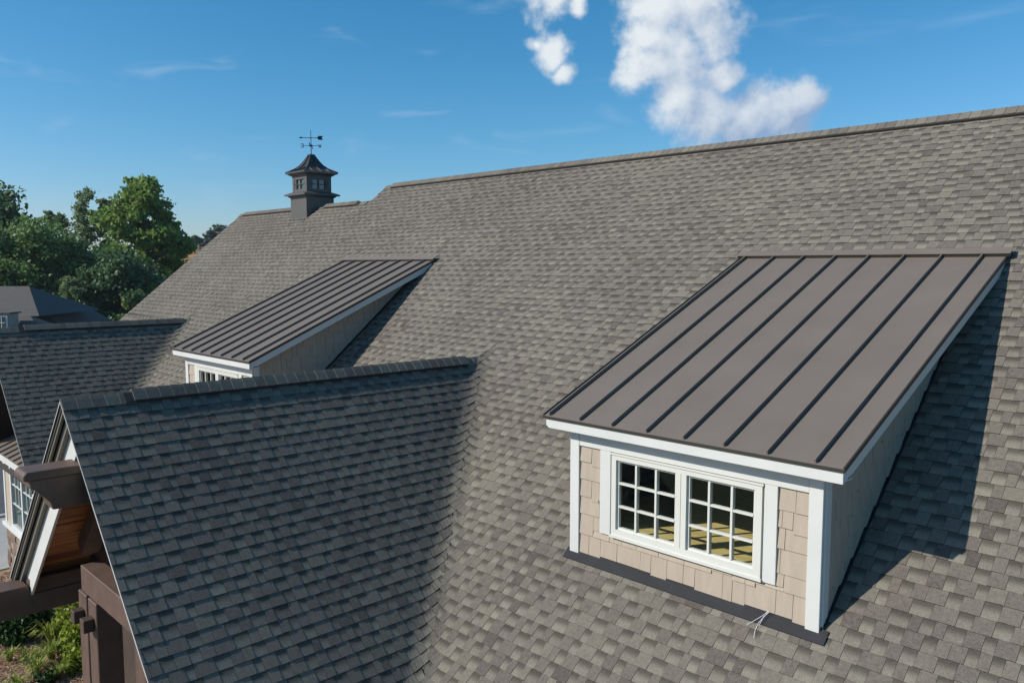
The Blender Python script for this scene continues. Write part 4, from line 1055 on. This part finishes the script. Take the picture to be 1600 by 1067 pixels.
for k in range(520):
    u = wr.uniform(-700, 1900); D = wr.uniform(230, 420); base = gp(u, 416, D); hgt = wr.uniform(9, 13.5)
    for q in range(3):
        c = (base.x+wr.uniform(-4, 4), base.y+wr.uniform(-4, 4), GZ+hgt*wr.uniform(.3, .82)); r = wr.uniform(2.5, 4.5); P_ = blob_points(wr, c, (r, r, r*.8), 60, .4); pts.append(P_); at_.append(wr.uniform(0, 1, 60))
P_ = np.concatenate(pts); o = link('far_woods', quads_mesh('far_woods', leaf_quads(P_, 1.5, wr), M['leaf_far'], np.concatenate(at_))); o['kind'] = 'stuff'; o['label'] = 'continuous far woods along the horizon'; o['category'] = 'woods'

hz = MB().box(-560, 60, -90, 520, GZ-1.2, 30).build('haze', bpy.data.materials.new('air')); hz['kind'] = 'stuff'
hm = hz.data.materials[0]; hm.use_nodes = True; hm.node_tree.nodes.remove(hm.node_tree.nodes['Principled BSDF'])
pv = hm.node_tree.nodes.new('ShaderNodeVolumePrincipled'); pv.inputs['Density'].default_value = 0.0002; pv.inputs['Color'].default_value = (.82, .90, 1, 1); pv.inputs['Anisotropy'].default_value = 0.2
hm.node_tree.links.new(pv.outputs[0], hm.node_tree.nodes['Material Output'].inputs['Volume'])
# ------------------------------------------------------------------ shingles: the 300 largest in view singly, the rest joined per slope
bpy.context.view_layer.update()
dg = bpy.context.evaluated_depsgraph_get()
cand = []
for i, P in enumerate(PIECES):
    sc = []
    for (u, v) in P['q']:
        s = screen(P['org']+P['U']*u+P['V']*min(v, v))
        if s is None: break
        sc.append(s)
    if len(sc) < 4: continue
    cx = sum(s[0] for s in sc)/4; cy = sum(s[1] for s in sc)/4
    if not (0 < cx < 1600 and 0 < cy < 1067): continue
    ar = abs(sum(sc[k][0]*sc[(k+1) % 4][1]-sc[(k+1) % 4][0]*sc[k][1] for k in range(4)))/2
    cand.append((ar, i))
cand.sort(reverse=True)
single = set()
for ar, i in cand:
    P = PIECES[i]
    if P['q'][1][0]-P['q'][0][0] < .06: continue
    c = P['org']+P['U']*((P['q'][0][0]+P['q'][1][0])/2)+P['V']*(P['q'][0][1]+.05)+P['N']*.02
    d = c-CAM; L = d.length; d.normalize()
    nf = P['N'].dot(-d)
    if nf < .02: continue
    hit, loc, *_ = SC.ray_cast(dg, CAM, d, distance=L-.03)
    if hit: continue
    single.add(i)
    if len(single) >= 300: break
ro = {'main': main_o, 'g1': g1o, 'g2': g2o}
hoff = Vector(house.location)
cache = {}
for rid in ('main', 'g1', 'g2'):
    rest = [P for i, P in enumerate(PIECES) if P['rid'] == rid and i not in single]
    me = pieces_mesh('shingle_field', rest)
    o = link('shingle_field', me, ro[rid]); o['kind'] = 'stuff'
for i in sorted(single):
    P = PIECES[i]; q = P['q']
    plain = not near_valley(P) and abs(q[0][0]-q[3][0]) < 1e-6 and abs(q[1][0]-q[2][0]) < 1e-6
    w = round(q[1][0]-q[0][0], 4)
    if plain:
        key = (P['rid'], tuple(round(x, 3) for x in P['N']), w, P['k'], round(P['t']*12), round(q[2][1]-q[0][1], 3))
        if key not in cache:
            Q = dict(P); Q['q'] = [(0, 0), (w, 0), (w, q[2][1]-q[0][1]), (0, q[2][1]-q[0][1])]; Q['org'] = Vector(); Q['dv'] = 0; Q['t'] = key[4]/12
            cache[key] = pieces_mesh_raw = pieces_mesh('shingle', [Q])
        o = link('shingle', cache[key], ro[P['rid']]); o.location = P['org']+P['U']*q[0][0]+P['V']*(q[0][1]+P['dv'])
    else:
        o = link('shingle', pieces_mesh('shingle', [P]), ro[P['rid']])
print('pieces', len(PIECES), 'single', len(single), 'shared meshes', len(cache))
